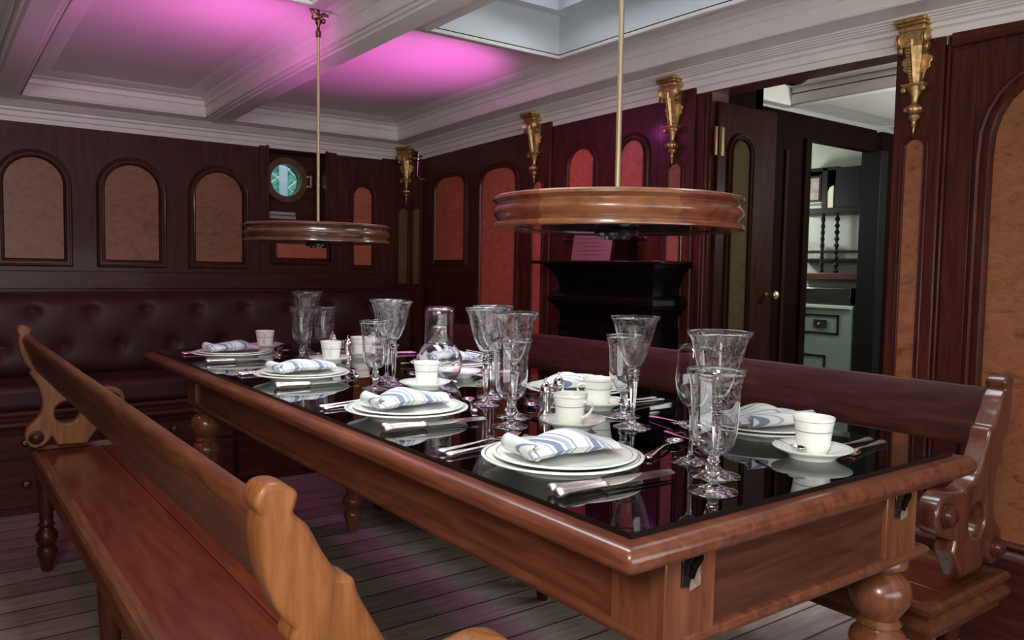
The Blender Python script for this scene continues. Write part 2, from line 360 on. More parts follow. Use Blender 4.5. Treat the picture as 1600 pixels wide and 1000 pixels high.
struct(MB().box(XL-.1, XL, YF, YB+.1, 0, 2.0).build('wall_left', 'mahogany_z'))
struct(MB().box(XL-.1, XR+.1, YF-.1, YF, 0, 2.0).build('wall_front', 'mahogany_z'))
CA, CB = Vector((1.69, 3.8)), Vector((1.8, 3.64)); CU = (CB-CA).normalized(); CN = Vector((CU.y, -CU.x)) if CU.x > 0 else CU
CN = Vector((-abs(CU.y), -abs(CU.x)))
wall_c = struct(MB().add([(1.69, 3.8, 0), (1.8, 3.64, 0), (1.8, 3.8, 0), (1.69, 3.8, 1.9), (1.8, 3.64, 1.9), (1.8, 3.8, 1.9)],
    [(0, 1, 2), (3, 4, 5), (0, 1, 4, 3), (1, 2, 5, 4), (2, 0, 3, 5)]).build('wall_corner', 'mahogany_z'))

fr_r = lambda a, b2, h: (XR-h, a, b2)
fr_b = lambda a, b2, h: (a, YB-h, b2)
fr_c = lambda a, b2, h: (CA.x+CU.x*a+CN.x*h, CA.y+CU.y*a+CN.y*h, b2)
def arch_path(a0, a1, z0, z1, rise=None, n=14):
    c = (a0+a1)/2; hw = (a1-a0)/2; rise = hw if rise is None else rise
    p = [(a0, z0), (a1, z0)]
    ex = 2.0 if rise >= hw*0.95 else 2.6
    for i in range(n+1):
        t = pi*i/n; cx, sy = cos(t), sin(t)
        p.append((c+hw*math.copysign(abs(cx)**(2/ex), cx), z1-rise+rise*abs(sy)**(2/ex)))
    return p
def panel(parent, fn, a0, a1, z0, z1, mat='burl_maple', rise=None, mw=0.040, square=False, wood_='mahogany_z'):
    """veneer field with a raised double moulding round it"""
    path = [(a0, z0), (a1, z0), (a1, z1), (a0, z1)] if square else arch_path(a0, a1, z0, z1, rise)
    p = MB().prism(path, 0.0, 0.003, fn).build('panel_veneer', mat, parent)
    q = mw/0.04
    prof = [(0.0, 0.001), (-0.002*q, 0.012*q), (-0.007*q, 0.018*q), (-0.013*q, 0.016*q), (-0.015*q, 0.008*q), (-0.024*q, 0.008*q), (-0.026*q, 0.014*q), (-0.032*q, 0.016*q), (-0.038*q, 0.011*q), (-0.040*q, 0.0)]
    MB().sweep(path, prof, fn).build('panel_moulding', wood_, p, 30)
    return p
# back wall panels
for a0, a1 in ((-1.265, -1.015), (-.825, -.575), (-.385, -.137), (.048, .302), (.489, .737)):
    panel(wall_b, fr_b, a0, a1, 1.105, 1.588)
panel(wall_b, fr_b, .935, 1.238, 1.135, 1.262, 'burl_red', square=True)
panel(wall_b, fr_b, 1.414, 1.529, 1.10, 1.572, 'burl_red', mw=0.030)
# flat stiles and rails on the back wall
for a0, a1 in ((.835, .875), (1.245, 1.30), (1.60, 1.69)):
    MB().box(a0, a1, YB-.008, YB, .95, 1.76).build('stile', 'mahogany_z', wall_b, bevel=.003)
MB().box(XL, 1.69, YB-.012, YB, .955, 1.045).build('dado_rail', 'mahogany_x', wall_b, bevel=.004)
# right wall
panel(wall_r, fr_r, 3.16, 3.47, 1.14, 1.622, 'burl_red', rise=.07, mw=.034)
panel(wall_r, fr_r, 2.672, 2.985, .42, 1.628, 'burl_red', rise=.09, mw=.034)
for a0, a1, t in ((2.38, 2.60, 0), (1.475, 1.67, 0), (.505, .655, 0)):
    MB().box(XR-.014, XR, a0, a1, .06, 1.84).build('pilaster', 'mahogany_z', wall_r, bevel=.005)
fp = lambda a, b2, h: (XR-.014-h, a, b2)
panel(wall_r, fp, 2.438, 2.502, .42, 1.527, 'burl_red', mw=.018)
panel(wall_r, fp, 1.536, 1.598, .42, 1.530, 'burl_maple', mw=.018)
panel(wall_r, fp, .556, .609, .30, 1.512, 'burl_maple', mw=.018)
panel(wall_r, fr_r, 2.075, 2.245, 1.262, 1.657, 'burl_red', mw=.036)
panel(wall_r, fr_r, 1.757, 1.897, 1.262, 1.657, 'burl_red', mw=.036)
panel(wall_r, fr_r, -.150, .357, .33, 1.665, 'burl_maple', rise=.235, mw=.05)
panel(wall_r, fr_r, -.85, -.34, .33, 1.665, 'burl_maple', rise=.235, mw=.05)
for y0, y1 in ((.490, .499), (-.245, -.236)): MB().box(XR-.014, XR, y0, y1, .30, 1.81).build('stile_bead', 'mahogany_z', wall_r, bevel=.004)
MB().box(XR-.006, XR, .415, .488, .30, 1.765).build('stile', 'mahogany_z', wall_r, bevel=.003)
MB().box(XR-.016, XR, YF, .489, 1.775, 1.835).build('frieze_rail', 'mahogany_y', wall_r, bevel=.006)
for a in (1.432, 1.415): MB().box(XR-.012, XR, a-.006, a+.006, .0, DZ).build('door_casing', 'mahogany_z', wall_r, bevel=.003)
# chamfer
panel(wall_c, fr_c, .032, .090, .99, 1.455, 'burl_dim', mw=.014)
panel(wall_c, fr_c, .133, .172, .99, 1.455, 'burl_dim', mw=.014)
# baseboards
bp = [(0, 0), (.022, 0), (.022, .255), (.030, .265), (.034, .285), (.026, .30), (.010, .31), (0, .31)]
for y0, y1 in ((YF, DY0-.005), (DY1+.04, 1.62), (2.40, 3.2)):
    o = MB().add([(XR-d, y, z) for y in (y0, y1) for d, z in bp], [tuple(range(8)), tuple(range(8, 16))]+[(i, (i+1) % 8, (i+1) % 8+8, i+8) for i in range(8)])
    struct(o.build('baseboard_right', 'mahogany_y'))
# ------------------------------------------------------------------ ceiling
def cfn(a, b2, h): return (a, b2, h+sag(b2))
def dense(path, step=.25, closed=True):
    out = []; n = len(path)
    for i in range(n if closed else n-1):
        a, b2 = Vector(path[i]), Vector(path[(i+1) % n]); k = max(1, int((b2-a).length/step))
        out += [tuple(a.lerp(b2, j/k)) for j in range(k)]
    if not closed: out.append(path[-1])
    return out
room = dense([(XR, YF), (XR, YB), (XL, YB), (XL, YF)])
cp = [(0, 1.80), (.004, 1.822), (.014, 1.823), (.016, 1.827), (.0165, 1.846), (.022, 1.850), (.030, 1.851), (.032, 1.862), (.040, 1.865), (.047, 1.866), (.050, 1.870), (.058, 1.871), (.061, 1.875), (.070, 1.876), (.073, 1.880), (.082, 1.881), (.086, 1.886), (.20, 1.886)]
struct(MB().sweep(room, cp, cfn).build('trim_1', 'ceiling_paint', None, 30))
wells = ((0.800, 1.400, .10, 1.862), (-.15, .345, .10, 1.862))
dk = MB(); xs = [XL-.1, wells[1][0], wells[1][1], wells[0][0], wells[0][1], XR+.1]
for i in range(5):
    if i in (1, 3): dk.box(xs[i], xs[i+1], YF-.1, .10, 2.44, 2.48).box(xs[i], xs[i+1], 1.862, YB+.1, 2.44, 2.48)
    else: dk.box(xs[i], xs[i+1], YF-.1, YB+.1, 2.44, 2.48)
dk.box(XL-.14, XL-.1, YF-.1, YB+.1, 1.95, 2.48).box(XR+.1, XR+.14, YF-.1, YB+.1, 1.95, 2.48).box(XL-.1, XR+.1, YF-.14, YF-.1, 1.95, 2.48).box(XL-.1, XR+.1, YB+.1, YB+.14, 1.95, 2.48)
ceil = struct(dk.build('ceiling', 'ceiling_paint'))
def cbox(mb, x0, x1, y0, y1, z0, z1, step=.3):
    k = max(1, int((y1-y0)/step)); ys = [y0+(y1-y0)*i/k for i in range(k+1)]
    v = [p for y in ys for p in ((x0, y, z0+sag(y)), (x1, y, z0+sag(y)), (x1, y, z1+sag(y)), (x0, y, z1+sag(y)))]
    f = [(0, 1, 2, 3), tuple(4*k+i for i in range(4))]
    for i in range(k):
        for j in range(4): f.append((4*i+j, 4*i+(j+1) % 4, 4*i+4+(j+1) % 4, 4*i+4+j))
    return mb.add(v, f)
# deck beams: bottom with beaded edges
def beam(x0, x1):
    o = MB(); cbox(o, x0+.012, x1-.012, YF+.2, YB-.2, 1.876, 2.05)
    cbox(o, x0+.004, x1-.004, YF+.2, YB-.2, 1.888, 2.05)
    cbox(o, x0+.030, x1-.030, YF+.2, YB-.2, 1.869, 1.90)
    o.build('deck_beam', 'ceiling_paint', ceil, bevel=.003)
for x0, x1 in ((.49, .632), (-.46, -.32), (-1.3, -1.17)): beam(x0, x1)
cof = [(0, 1.884), (-.003, 1.887), (-.001, 1.890), (-.003, 1.893), (0, 1.896), (0, 1.938), (.007, 1.940), (.009, 1.944), (.0095, 1.962), (.016, 1.967), (.030, 1.969), (.034, 1.975), (.060, 1.977), (.085, 1.981), (.103, 1.988), (.107, 1.993), (.16, 1.993)]
for x0, x1, hole in ((.632, 1.60, wells[0]), (-.32, .49, wells[1]), (-1.17, -.46, None), (-1.4, -1.3, None)):
    path = dense([(x0, YF+.2), (x1, YF+.2), (x1, YB-.2), (x0, YB-.2)])
    if x1-x0 > .2: MB().sweep(path, cof, cfn).build('coffer_moulding', 'ceiling_paint', ceil, 30)
    o = MB()
    if hole:
        hx0, hx1, hy0, hy1 = hole[0]-.02, hole[1]+.02, hole[2]-.02, hole[3]+.02
        cbox(o, x0, x1, hy1, YB-.1, 1.990, 2.02); cbox(o, x0, x1, YF, hy0, 1.990, 2.02)
        cbox(o, x0, hx0, hy0, hy1, 1.990, 2.02); cbox(o, hx1, x1, hy0, hy1, 1.990, 2.02)
    else: cbox(o, x0, x1, YF, YB-.1, 1.990, 2.02)
    o.build('coffer_boards', 'ceiling_boards', ceil)
    if hole:
        hx0, hx1, hy0, hy1 = hole
        path = dense([(hx0, hy0), (hx1, hy0), (hx1, hy1), (hx0, hy1)])
        MB().sweep(path, [(-.075, 1.995), (-.075, 1.966), (-.068, 1.962), (-.020, 1.960), (-.012, 1.950), (-.002, 1.950), (.0, 1.956), (0, 1.962)], cfn).build('well_lip', 'ceiling_paint', ceil, 30)
        MB().sweep(path, [(-.001, 1.962), (-.001, 1.966)], cfn).build('well_bead', 'black_paint', ceil)
        MB().sweep(path, [(0, 1.966), (0, 2.115), (.004, 2.118), (.050, 2.120), (.050, 2.128), (.054, 2.42)], cfn).build('well_wall', 'well_paint', ceil, 30)
# skylight glazing (two roof lights)
for n_, (x0, x1, y0, y1) in enumerate(wells):
    o = MB()
    for yb in [y0+.05+(y1-y0-.1)*i/4 for i in range(5)]: o.box(x0+.03, x1-.03, yb-.012, yb+.012, 2.38, 2.42)
    win = struct(o.build('window_%d' % (n_+2), 'well_paint'))
    MB().box(x0, x1, y0, y1, 2.395, 2.40).build('pane', 'window_glass', win)
# ------------------------------------------------------------------ porthole niche
PZ = Matrix.Rotation(pi/2, 4, 'X')          # local XY plate -> world XZ, thickness along Y
def circle(cx, cy, r, n=28, rev=False):
    p = [(cx+r*cos(2*pi*i/n), cy+r*sin(2*pi*i/n)) for i in range(n)]
    return p[::-1] if rev else p
NB, NX2 = 3.97, NX1+.06
MB().add([(NX0, YB+.1, NZ0), (NX0-.02, NB, NZ0), (NX0-.02, NB, NZ1), (NX0, YB+.1, NZ1), (NX1, YB+.1, NZ0), (NX2, NB, NZ0), (NX2, NB, NZ1), (NX1, YB+.1, NZ1)],
         [(0, 1, 2, 3), (4, 7, 6, 5), (0, 4, 5, 1), (3, 2, 6, 7)]).build('niche_lining', 'mahogany_z', wall_b)
PX, PZc, PR = 1.045, 1.593, .094
me = plate_mesh([[(NX0-.1, NZ0-.06), (NX2+.1, NZ0-.06), (NX2+.1, NZ1+.06), (NX0-.1, NZ1+.06)], circle(PX, PZc, PR+.004)], .06, .003)
me.transform(Matrix.Translation((0, NB+.03, 0)) @ PZ); link('niche_back', me, 'mahogany_x', wall_b)
for x0, x1 in ((NX0-.012, NX0+.004), (NX1-.006, NX1+.012)): MB().box(x0, x1, YB-.012, YB+.01, NZ0-.01, NZ1+.02).build('niche_casing', 'mahogany_z', wall_b, bevel=.003)
MB().box(NX0-.02, NX1+.02, YB-.02, YB+.01, NZ0-.022, NZ0).build('niche_sill', 'mahogany_x', wall_b, bevel=.004)
ps = struct(MB().lathe([(PR, -.030), (PR, -.004), (PR+.006, .004), (PR+.028, .006), (PR+.036, .0), (PR+.038, -.012), (PR+.038, -.030)], (PX, NB-.006, PZc), 40, 'y', closed=True).build('window_1', 'old_brass'))
MB().lathe([(0, -.003), (PR+.002, -.003), (PR+.002, .003), (0, .003)], (PX, NB+.01, PZc), 36, 'y').build('pane', 'window_glass', ps)
k = MB(); k.box(PX+PR+.03, PX+PR+.062, NB-.05, NB-.005, PZc-.035, PZc-.022).box(PX+PR+.03, PX+PR+.062, NB-.05, NB-.005, PZc+.020, PZc+.033)
k.lathe([(.008, -.04), (.008, .04)], (PX+PR+.055, NB-.04, PZc), 10); k.build('dog_latch', 'brass', ps, bevel=.003)
# shelf contents of the niche
tag(MB().box(.905, 1.065, 3.83, 3.95, NZ0, NZ0+.022).box(.90, 1.06, 3.826, 3.95, NZ0+.024, NZ0+.044).build('folded_cloth', 'book_cover', bevel=.006), 'folded grey cloth lying in the niche under the porthole', 'cloth')
# outside the porthole
g = MB(); nxg, nzg = 30, 24
gv = [(-.5+4.0*i/nxg, 5.35+random.uniform(-.07, .07), .4+2.4*j/nzg) for j in range(nzg+1) for i in range(nxg+1)]
g.add(gv, [(j*(nxg+1)+i, j*(nxg+1)+i+1, (j+1)*(nxg+1)+i+1, (j+1)*(nxg+1)+i) for j in range(nzg) for i in range(nxg)])
g.box(-.5, 3.5, 5.45, 5.6, .4, 2.8)
tag(g.build('hedge', 'hedge'), 'green foliage seen outside through the porthole', 'hedge', kind='stuff')
tag(MB().lathe([(.028, .3), (.028, 3.0)], (1.275, 4.6, 0), 16).build('outdoor_post', 'white_outdoor'), 'white post standing right outside the porthole', 'post')
t = MB()
for i in range(-9, 12):
    for sg in (1, -1):
        a = Vector((1.3+i*.16-sg*.8, 5.0+.006*sg, 1.0)); b2 = Vector((1.3+i*.16+sg*.8, 5.0+.006*sg, 2.3)); t.tube([a, b2], .006, 4)
tag(t.build('garden_trellis', 'white_outdoor'), 'thin diagonal white trellis outside between post and foliage', 'trellis')

# ================================================================== SOFA
sofa = thing('banquette', 'long buttoned dark leather banquette built along the panelled wall under the porthole', 'sofa', (0, 3.2, 0))
sofa['label'] = 'long button-backed dark leather banquette running under the porthole wall'
SX0, SX1 = XL, 1.68
def sx(o): o.location = (0, -3.2, 0); return o
btn = []
for r_, (z0, xo) in enumerate(((.857, -.296), (.688, -.175))):
    for i in range(-5, 9):
        x = xo+.2447*i
        if SX0+.08 < x < SX1-.06: btn.append((x, z0))
nx_, nz_ = 300, 28; gv = []
for j in range(nz_+1):
    tz = j/nz_; z = .545+.395*tz
    bulge = .055*(1-(2*tz-1)**8)
    for i in range(nx_+1):
        x = SX0+(SX1-SX0)*i/nx_
        d = 0
        for bx, bz in btn:
            if abs(bx-x) < .12:
                q = ((bx-x)**2+(bz-z)**2); d += .020*math.exp(-q/(2*.020**2))+.010*math.exp(-q/(2*.05**2))
        gv.append((x, 3.62-bulge+d, z))
o = MB(); o.add(gv, [(j*(nx_+1)+i, j*(nx_+1)+i+1, (j+1)*(nx_+1)+i+1, (j+1)*(nx_+1)+i) for j in range(nz_) for i in range(nx_)])
o.box(SX0, SX1, 3.62, 3.79, .545, .94); bk = sx(o.build('back_cushion', 'leather', sofa, 60))
for bx, bz in btn: sx(MB().sphere((bx, 3.592, bz), .0105, 8, (1, .6, 1)).build('button', 'leather', sofa))
sx(MB().box(SX0, SX1, 3.24, 3.60, .452, .560).build('seat_cushion', 'leather', sofa, bevel=.028, seg=4))
o = MB(); o.sweep([(SX1, 3.26), (SX0, 3.26)], [(0, .452), (-.025, .450), (-.030, .440), (-.026, .428), (-.016, .424), (-.016, .412), (-.030, .404), (-.034, .392), (-.028, .378), (-.012, .372), (-.010, .356), (0, .35)], lambda a, b2, h: (a, b2, h), closed=False)
o = MB(); prof = [(3.30, .452), (3.235, .450), (3.230, .440), (3.234, .428), (3.244, .424), (3.244, .412), (3.230, .404), (3.226, .392), (3.232, .378), (3.248, .372), (3.250, .356), (3.30, .356)]
o.prism(prof, SX0, SX1+.1, lambda a, b2, d: (d, a, b2)); sx(o.build('seat_rail', 'mahogany_x', sofa))
sx(MB().box(SX0, SX1, 3.262, 3.79, .0, .452).build('plinth', 'mahogany_x', sofa))
for i in range(-2, 4):
    x0 = -.675+.60*(i)+.008; x1 = x0+.584
    if x1 > SX1: x1 = SX1
    for z0, z1, zk in ((.250, .348, .318), (.035, .238, .140)):
        dr = sx(MB().box(max(x0, SX0), x1, 3.246, 3.262, z0, z1).build('drawer', 'mahogany_x', sofa, bevel=.003))
        kb = MB().lathe([(0, -.030), (.012, -.028), (.017, -.020), (.014, -.010), (.008, -.004), (.010, 0)], ((x0+x1)/2+.008, 3.246, zk), 14, 'y').build('knob', 'old_brass', dr)

# ================================================================== BENCHES
def bench(sg, cx, label):
    root = thing('bench', label, 'bench', (cx, .05, 0))
    L_ = 2.52; hx = sg*(.066 if sg < 0 else .088); HZ = .555
    W2 = .171
    def prof_ring(mb, prof):
        mb.sweep([(-W2, 0), (W2, 0), (W2, L_), (-W2, L_)], prof, lambda a, b2, h: (a, b2, h))
    st = MB(); prof_ring(st, [(.05, .420), (.012, .420), (.008, .430), (-.004, .431), (-.010, .424), (-.010, .414), (-.002, .408), (0, .400), (-.008, .394), (-.012, .384), (-.008, .374), (.004, .370), (.004, .352), (.010, .346), (.03, .346)])
    st.build('seat_frame', 'bench_wood', root, 40)
    for x0, x1 in ((-W2+.03, .046), (.048, W2-.03)): MB().box(x0*-sg, x1*-sg, .03, L_-.03, .36, .421).build('seat_board', 'bench_seat_wood', root, bevel=.002)
    # legs
    lp = [(.0, .0), (.016, 0), (.020, .012), (.026, .045), (.033, .068), (.030, .084), (.022, .092), (.027, .098), (.036, .118), (.034, .135), (.024, .150), (.021, .158), (.029, .166), (.021, .174), (.022, .20), (.027, .30), (.028, .36)]
    for x in (-W2+.032, W2-.032):
        for y in (.10, L_/2, L_-.08):
            MB().lathe(lp, (x, y, 0), 20).build('leg', 'mahogany_z', root, 50)
    # reversible back: shaped ends
    q = .003
    pts = [(.120, .868), (.140, .868), (.149, .852), (.143, .838, 1), (.145, .815), (.140, .775), (.126, .737), (.108, .712, 1), (.112, .700), (.104, .684), (.090, .660), (.080, .620), (.077, .590), (.081, .565), (.096, .537), (.122, .512), (.130, .478), (.118, .446), (.096, .437), (.072, .446), (.048, .472, 1), (.032, .440, 1), (-.062, .436, 1), (-.106, .500, 1), (-.097, .524, 1),
           (-.128, .535), (-.168, .550), (-.190, .585), (-.176, .622), (-.140, .636), (-.100, .632), (-.062, .630), (-.012-q, .650), (.014-q, .690), (.036-q, .730), (.044-q, .752), (.058-q, .757, 1), (.078-q, .786), (.094-q*.8, .818), (.108-q*.4, .834), (.106, .842, 1), (.104, .856)]
    outer = [(sg*p[0], p[1]) for p in smooth_poly(pts, 5)]
    hole = [(sg*a, b2) for a, b2 in circle(0, HZ, .040)]
    for y0 in (.025, L_-.065):
        me = plate_mesh([outer, hole], .045, .006); me.transform(Matrix.Translation((hx, y0+.0225, 0)) @ PZ)
        e = link('back_end', me, 'bench_end_wood' if sg < 0 else 'rail_end_wood', root, 45)
        for q in (y0-.001, y0+.046):
            sgn = -1 if q < y0 else 1
            for kx, kz, kr in ((.097, .475, .019), (-.145, .590, .022)):
                MB().lathe([(kr+.006, 0), (kr+.005, sgn*.004), (kr, sgn*.006), (kr*.85, sgn*.014), (kr*.45, sgn*.019), (0, sgn*.020)], (hx+sg*kx, q, kz), 18, 'y').build('knob', 'mahogany_z', e)
    # top crest on each end and the long leaning back board
    bp_ = [(.122, .836), (.130, .830), (.134, .815), (.124, .785), (.110, .745), (.092, .708), (.082, .700), (.072, .704), (.070, .716), (.080, .750), (.094, .790), (.106, .826), (.113, .836)]
    MB().prism([(hx+sg*a, b2) for a, b2 in bp_], .067, L_-.062, lambda a, b2, d: (a, d, b2)).build('back_board', 'bench_wood' if sg < 0 else 'rail_wood', root, 50, bevel=.002)
    return root
bench(-1, -.236, 'long mahogany bench in the left foreground with the big pale end board')
bench(1, 1.062, 'long mahogany bench on the far side of the table beside the doorway')

# ================================================================== TABLE
tb = thing('dining_table', 'long mahogany dining table laid for dinner with a glass covered top', 'table', (.42, 1.25, 0))
def T(o): o.location = (-.42, -1.25, 0) if o.parent == tb else (0, 0, 0); return o
T(MB().box(-.036, .882, -.036, 2.57, .717, .752).build('tabletop', 'table_wood_y', tb, bevel=.0155, seg=4))
AX0, AX1, AY0, AY1 = .063, .755, -.003, 2.33
for x0 in (AX0+.008, AX1-.03): T(MB().box(x0, x0+.022, .1, 2.24, .592, .718).build('apron', 'table_wood_y', tb))
for y0 in (AY0+.008, AY1-.03): T(MB().box(AX0+.1, AX1-.1, y0, y0+.022, .592, .718).build('end_apron', 'table_wood_x', tb))
T(MB().sweep([(AX0, AY0), (AX1, AY0), (AX1, AY1), (AX0, AY1)], [(.012, .600), (.002, .600), (-.004, .596), (-.006, .590), (-.003, .583), (.004, .580), (.03, .580)], lambda a, b2, h: (a, b2, h)).build('apron_bead', 'table_wood_y', tb, 40))
tl = [(0, 0), (.018, 0), (.024, .02), (.030, .05), (.036, .075), (.030, .088), (.024, .096), (.030, .104), (.041, .125), (.038, .142), (.026, .156), (.022, .166), (.030, .175), (.024, .186), (.026, .22), (.036, .34), (.043, .395), (.048, .408), (.052, .420), (.048, .430), (.043, .436), (.034, .446), (.040, .452), (.032, .462), (.040, .474), (.052, .494), (.055, .512), (.050, .530), (.038, .543), (.030, .549), (.036, .555), (.046, .562), (.046, .575), (.040, .582)]
for x, y in ((AX0+.051, AY0+.051), (AX1-.058, AY0+.05), (AX0+.051, AY1-.051), (AX1-.06, AY1-.05)):
    T(MB().lathe(tl, (x, y, 0), 28).build('leg', 'table_wood_z', tb, 50))
for x0 in (AX0, AX1-.14+.003):
    for y0, y1 in ((AY0, AY0+.102), (AY1-.102, AY1)):
        w1 = .102 if x0 == AX0 else .138
        pst = T(MB().box(x0 if x0 == AX0 else .616, x0+.102 if x0 == AX0 else .718, y0, y1, .585, .718).build('corner_post', 'table_wood_z', tb, bevel=.002))
for x in (.093, .640):
    ct = T(MB().box(x, x+.034, AY0-.003, AY0+.02, .668, .716).build('catch_plate', 'black_fitting', tb, bevel=.002))
    MB().tube([(x+.030, AY0-.004, .714), (x+.022, AY0-.012, .708), (x+.012, AY0-.012, .698), (x+.010, AY0-.010, .684)], [.007, .006, .005, .004], 8).build('catch_hook', 'dark_panel', ct)
    MB().add([(x+.014, AY0-.0036, .672), (x+.033, AY0-.0036, .672), (x+.034, AY0-.0036, .694), (x+.024, AY0-.0036, .690), (x+.018, AY0-.0036, .680),
              (x+.012, AY0-.006, .664), (x+.034, AY0-.006, .668), (x+.036, AY0-.003, .694)], [(0, 1, 2, 3, 4), (0, 5, 6, 1), (1, 6, 7, 2)]).build('catch_lip', 'worn_wood', ct)
gs = tag(MB().box(0, .846, 0, 2.53, .7522, .760).build('glass_sheet', 'sheet_glass'), 'thick glass sheet covering the top of the dining table', 'glass')
o = MB()
for a in ((-.0012, 0, -.0012, 2.5312), (.846, .8472, -.0012, 2.5312), (0, .846, -.0012, 0), (0, .846, 2.53, 2.5312)): o.box(*a, .7522, .7598)
o.build('glass_edge', 'black_edge', gs)
tag(MB().box(.0035, .8425, .0035, 2.5265, .75205, .75215).build('underlay_sheet', 'table_underlay'), 'dark polished sheet lying under the table glass', 'mat')
# ================================================================== HANGING TRAYS
def tray(x, y, ztop, cols, label):
    root = thing('hanging_tray', label, 'hanging tray', (x, y, 1.171))
    prof = [(.205, .045), (.236, .056), (.246, .063), (.250, .060), (.251, .055), (.246, .052), (.241, .048), (.242, .044), (.248, .038), (.2495, .031), (.247, .024), (.241, .018), (.240, .014), (.244, .011), (.2485, .010), (.250, .006), (.2495, .001), (.244, 0), (.200, .002)]
    a = R(-107.4)
    for i in range(6):
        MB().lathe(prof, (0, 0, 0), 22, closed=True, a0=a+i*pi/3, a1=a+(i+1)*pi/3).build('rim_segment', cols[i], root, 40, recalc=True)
    MB().lathe([(0, .004), (.206, .004), (.206, .012), (0, .012)], (0, 0, 0), 64).build('bottom_board', 'tray_underside', root)
    MB().lathe([(.0, .01), (.014, .012), (.013, .022), (.0085, .028), (.0055, .034), (.0055, ztop-1.171)], (0, 0, 0), 14).build('rod', 'brass', root)
    MB().lathe([(0, -.018), (.026, -.018), (.030, -.012), (.042, -.011), (.045, -.006), (.044, .0), (.0, .004)], (0, 0, 0), 32).build('centre_boss', 'black_fitting', root)
    return root
plain('tray_underside', (0.05, 0.018, 0.018), 0.06, 0, 0.1, 0.6)
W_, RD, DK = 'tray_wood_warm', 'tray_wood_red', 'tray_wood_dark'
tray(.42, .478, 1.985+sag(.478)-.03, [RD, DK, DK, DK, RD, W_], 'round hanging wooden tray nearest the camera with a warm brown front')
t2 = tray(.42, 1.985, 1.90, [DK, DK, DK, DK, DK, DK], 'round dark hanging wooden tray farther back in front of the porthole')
hk = MB(); z0 = 1.90-1.171
hk.lathe([(.0, z0-.02), (.009, z0-.018), (.010, z0), (.006, z0+.006), (.006, z0+.022), (.010, z0+.028), (.011, z0+.040), (.006, z0+.046), (.005, z0+.085)], (0, 0, 0), 12)
hk.sphere((.014, -.01, z0+.036), .009, 8).sphere((-.012, .008, z0+.05), .010, 8)
hk.tube([(-.03, 0, z0+.075), (-.012, 0, z0+.055), (0, 0, z0+.05), (.02, -.004, z0+.062), (.035, -.006, z0+.058)], [.005, .007, .008, .007, .004], 8)
hk.build('ceiling_hook', 'old_brass', t2)
MB().lathe([(.022, z0+.076), (.022, z0+.085)], (0, 0, 0), 16).build('ceiling_plate', 'old_brass', t2)

# ================================================================== GILT BRACKETS
def gilt():
    root = thing('gilt_bracket', 'x', 'bracket')
    # local: x across, -y out from the wall, z down from 0 (top)
    o = MB(); o.box(-.050, .050, -.070, .03, -.012, 0).box(-.046, .046, -.064, .03, -.020, -.012).box(-.040, .040, -.054, .03, -.036, -.020)
    o.build('capital', 'gilt', root, bevel=.003)
    v = MB()
    for x in (-.040, .040):
        v.lathe([(.0, -.010), (.016, -.009), (.020, -.004), (.013, 0), (.020, .004), (.016, .009), (0, .010)], (x, -.040, -.058), 16, 'x')
        v.lathe([(.0, -.008), (.010, -.007), (.013, 0), (.010, .007), (0, .008)], (x*.98, -.030, -.086), 12, 'x')
    v.box(-.034, .034, -.046, .0, -.080, -.036); v.build('volute', 'gilt', root, 50)
    sh = MB()
    ring = [(.030, -.052, -.060), (.031, -.048, -.09), (.026, -.040, -.125), (.020, -.032, -.165), (.016, -.026, -.192)]
    vs = []
    for hw, y, z in ring: vs += [(-hw, 0, z), (-hw*.85, y*.7, z), (-hw*.28, y*.82, z), (0, y, z), (hw*.28, y*.82, z), (hw*.85, y*.7, z), (hw, 0, z)]
    sh.add(vs, [(7*i+j, 7*i+j+1, 7*i+8+j, 7*i+7+j) for i in range(4) for j in range(6)]); sh.build('shaft', 'gilt', root, 25)
    bd = MB()
    for i in range(15):
        t = i/14; bd.sphere((-.012+.004*t, -.050+.021*t, -.062-.126*t), .0042, 6)
    bd.build('bead_row', 'gilt', root)
    e = MB()
    for s in (1, -1):
        e.prism([(s*.018, -.100), (s*.034, -.104), (s*.046, -.112), (s*.048, -.124), (s*.040, -.132), (s*.043, -.142), (s*.036, -.148), (s*.028, -.152), (s*.020, -.180)], -.012, 0, lambda a, b2, d: (a, d, b2))
    e.build('scroll_ear', 'gilt', root, bevel=.002)
    c = MB(); c.box(-.036, .036, -.036, 0, -.196, -.190).box(-.032, .032, -.032, 0, -.200, -.196)
    for s in (1, -1): c.lathe([(0, -.014), (.008, -.013), (.009, 0), (.008, .004), (0, .006)], (s*.030, -.018, -.207), 10, 'y')
    c.build('collar', 'gilt', root, bevel=.0015)
    d = MB(); d.lathe([(.024, -.200), (.020, -.212), (.012, -.228), (.009, -.244), (.011, -.252), (.022, -.258), (.026, -.268), (.021, -.277), (.012, -.283), (.018, -.287), (.017, -.294), (.009, -.302), (.006, -.312), (.009, -.317), (.005, -.322), (.003, -.334), (0, -.352)], (0, -.012, 0), 14)
    d.sphere((.022, -.022, -.268), .008, 8).sphere((-.022, -.022, -.268), .008, 8).sphere((.0, -.034, -.268), .009, 8).sphere((.009, -.022, -.290), .006, 8)
    d.build('pendant', 'gilt', root, 60)
    return root
g0 = gilt(); zt = 1.862
GG = 'gilded brackets under the cornice'
place(g0, (XR-.016, .583, zt+.008), -pi/2, 'gilded carved bracket on the narrow pilaster right of the doorway', GG)
dup(g0, (XR-.016, 1.575, zt+.010), -pi/2, 'gilded carved bracket just left of the doorway', GG)
dup(g0, (XR-.016, 2.49, zt), -pi/2, 'gilded carved bracket left of the fireplace panelling', GG)
P = CA+CU*.088+CN*.003
dup(g0, (P.x, P.y, zt-.036), math.atan2(CN.x, -CN.y), 'gilded carved bracket in the far corner of the room', GG)

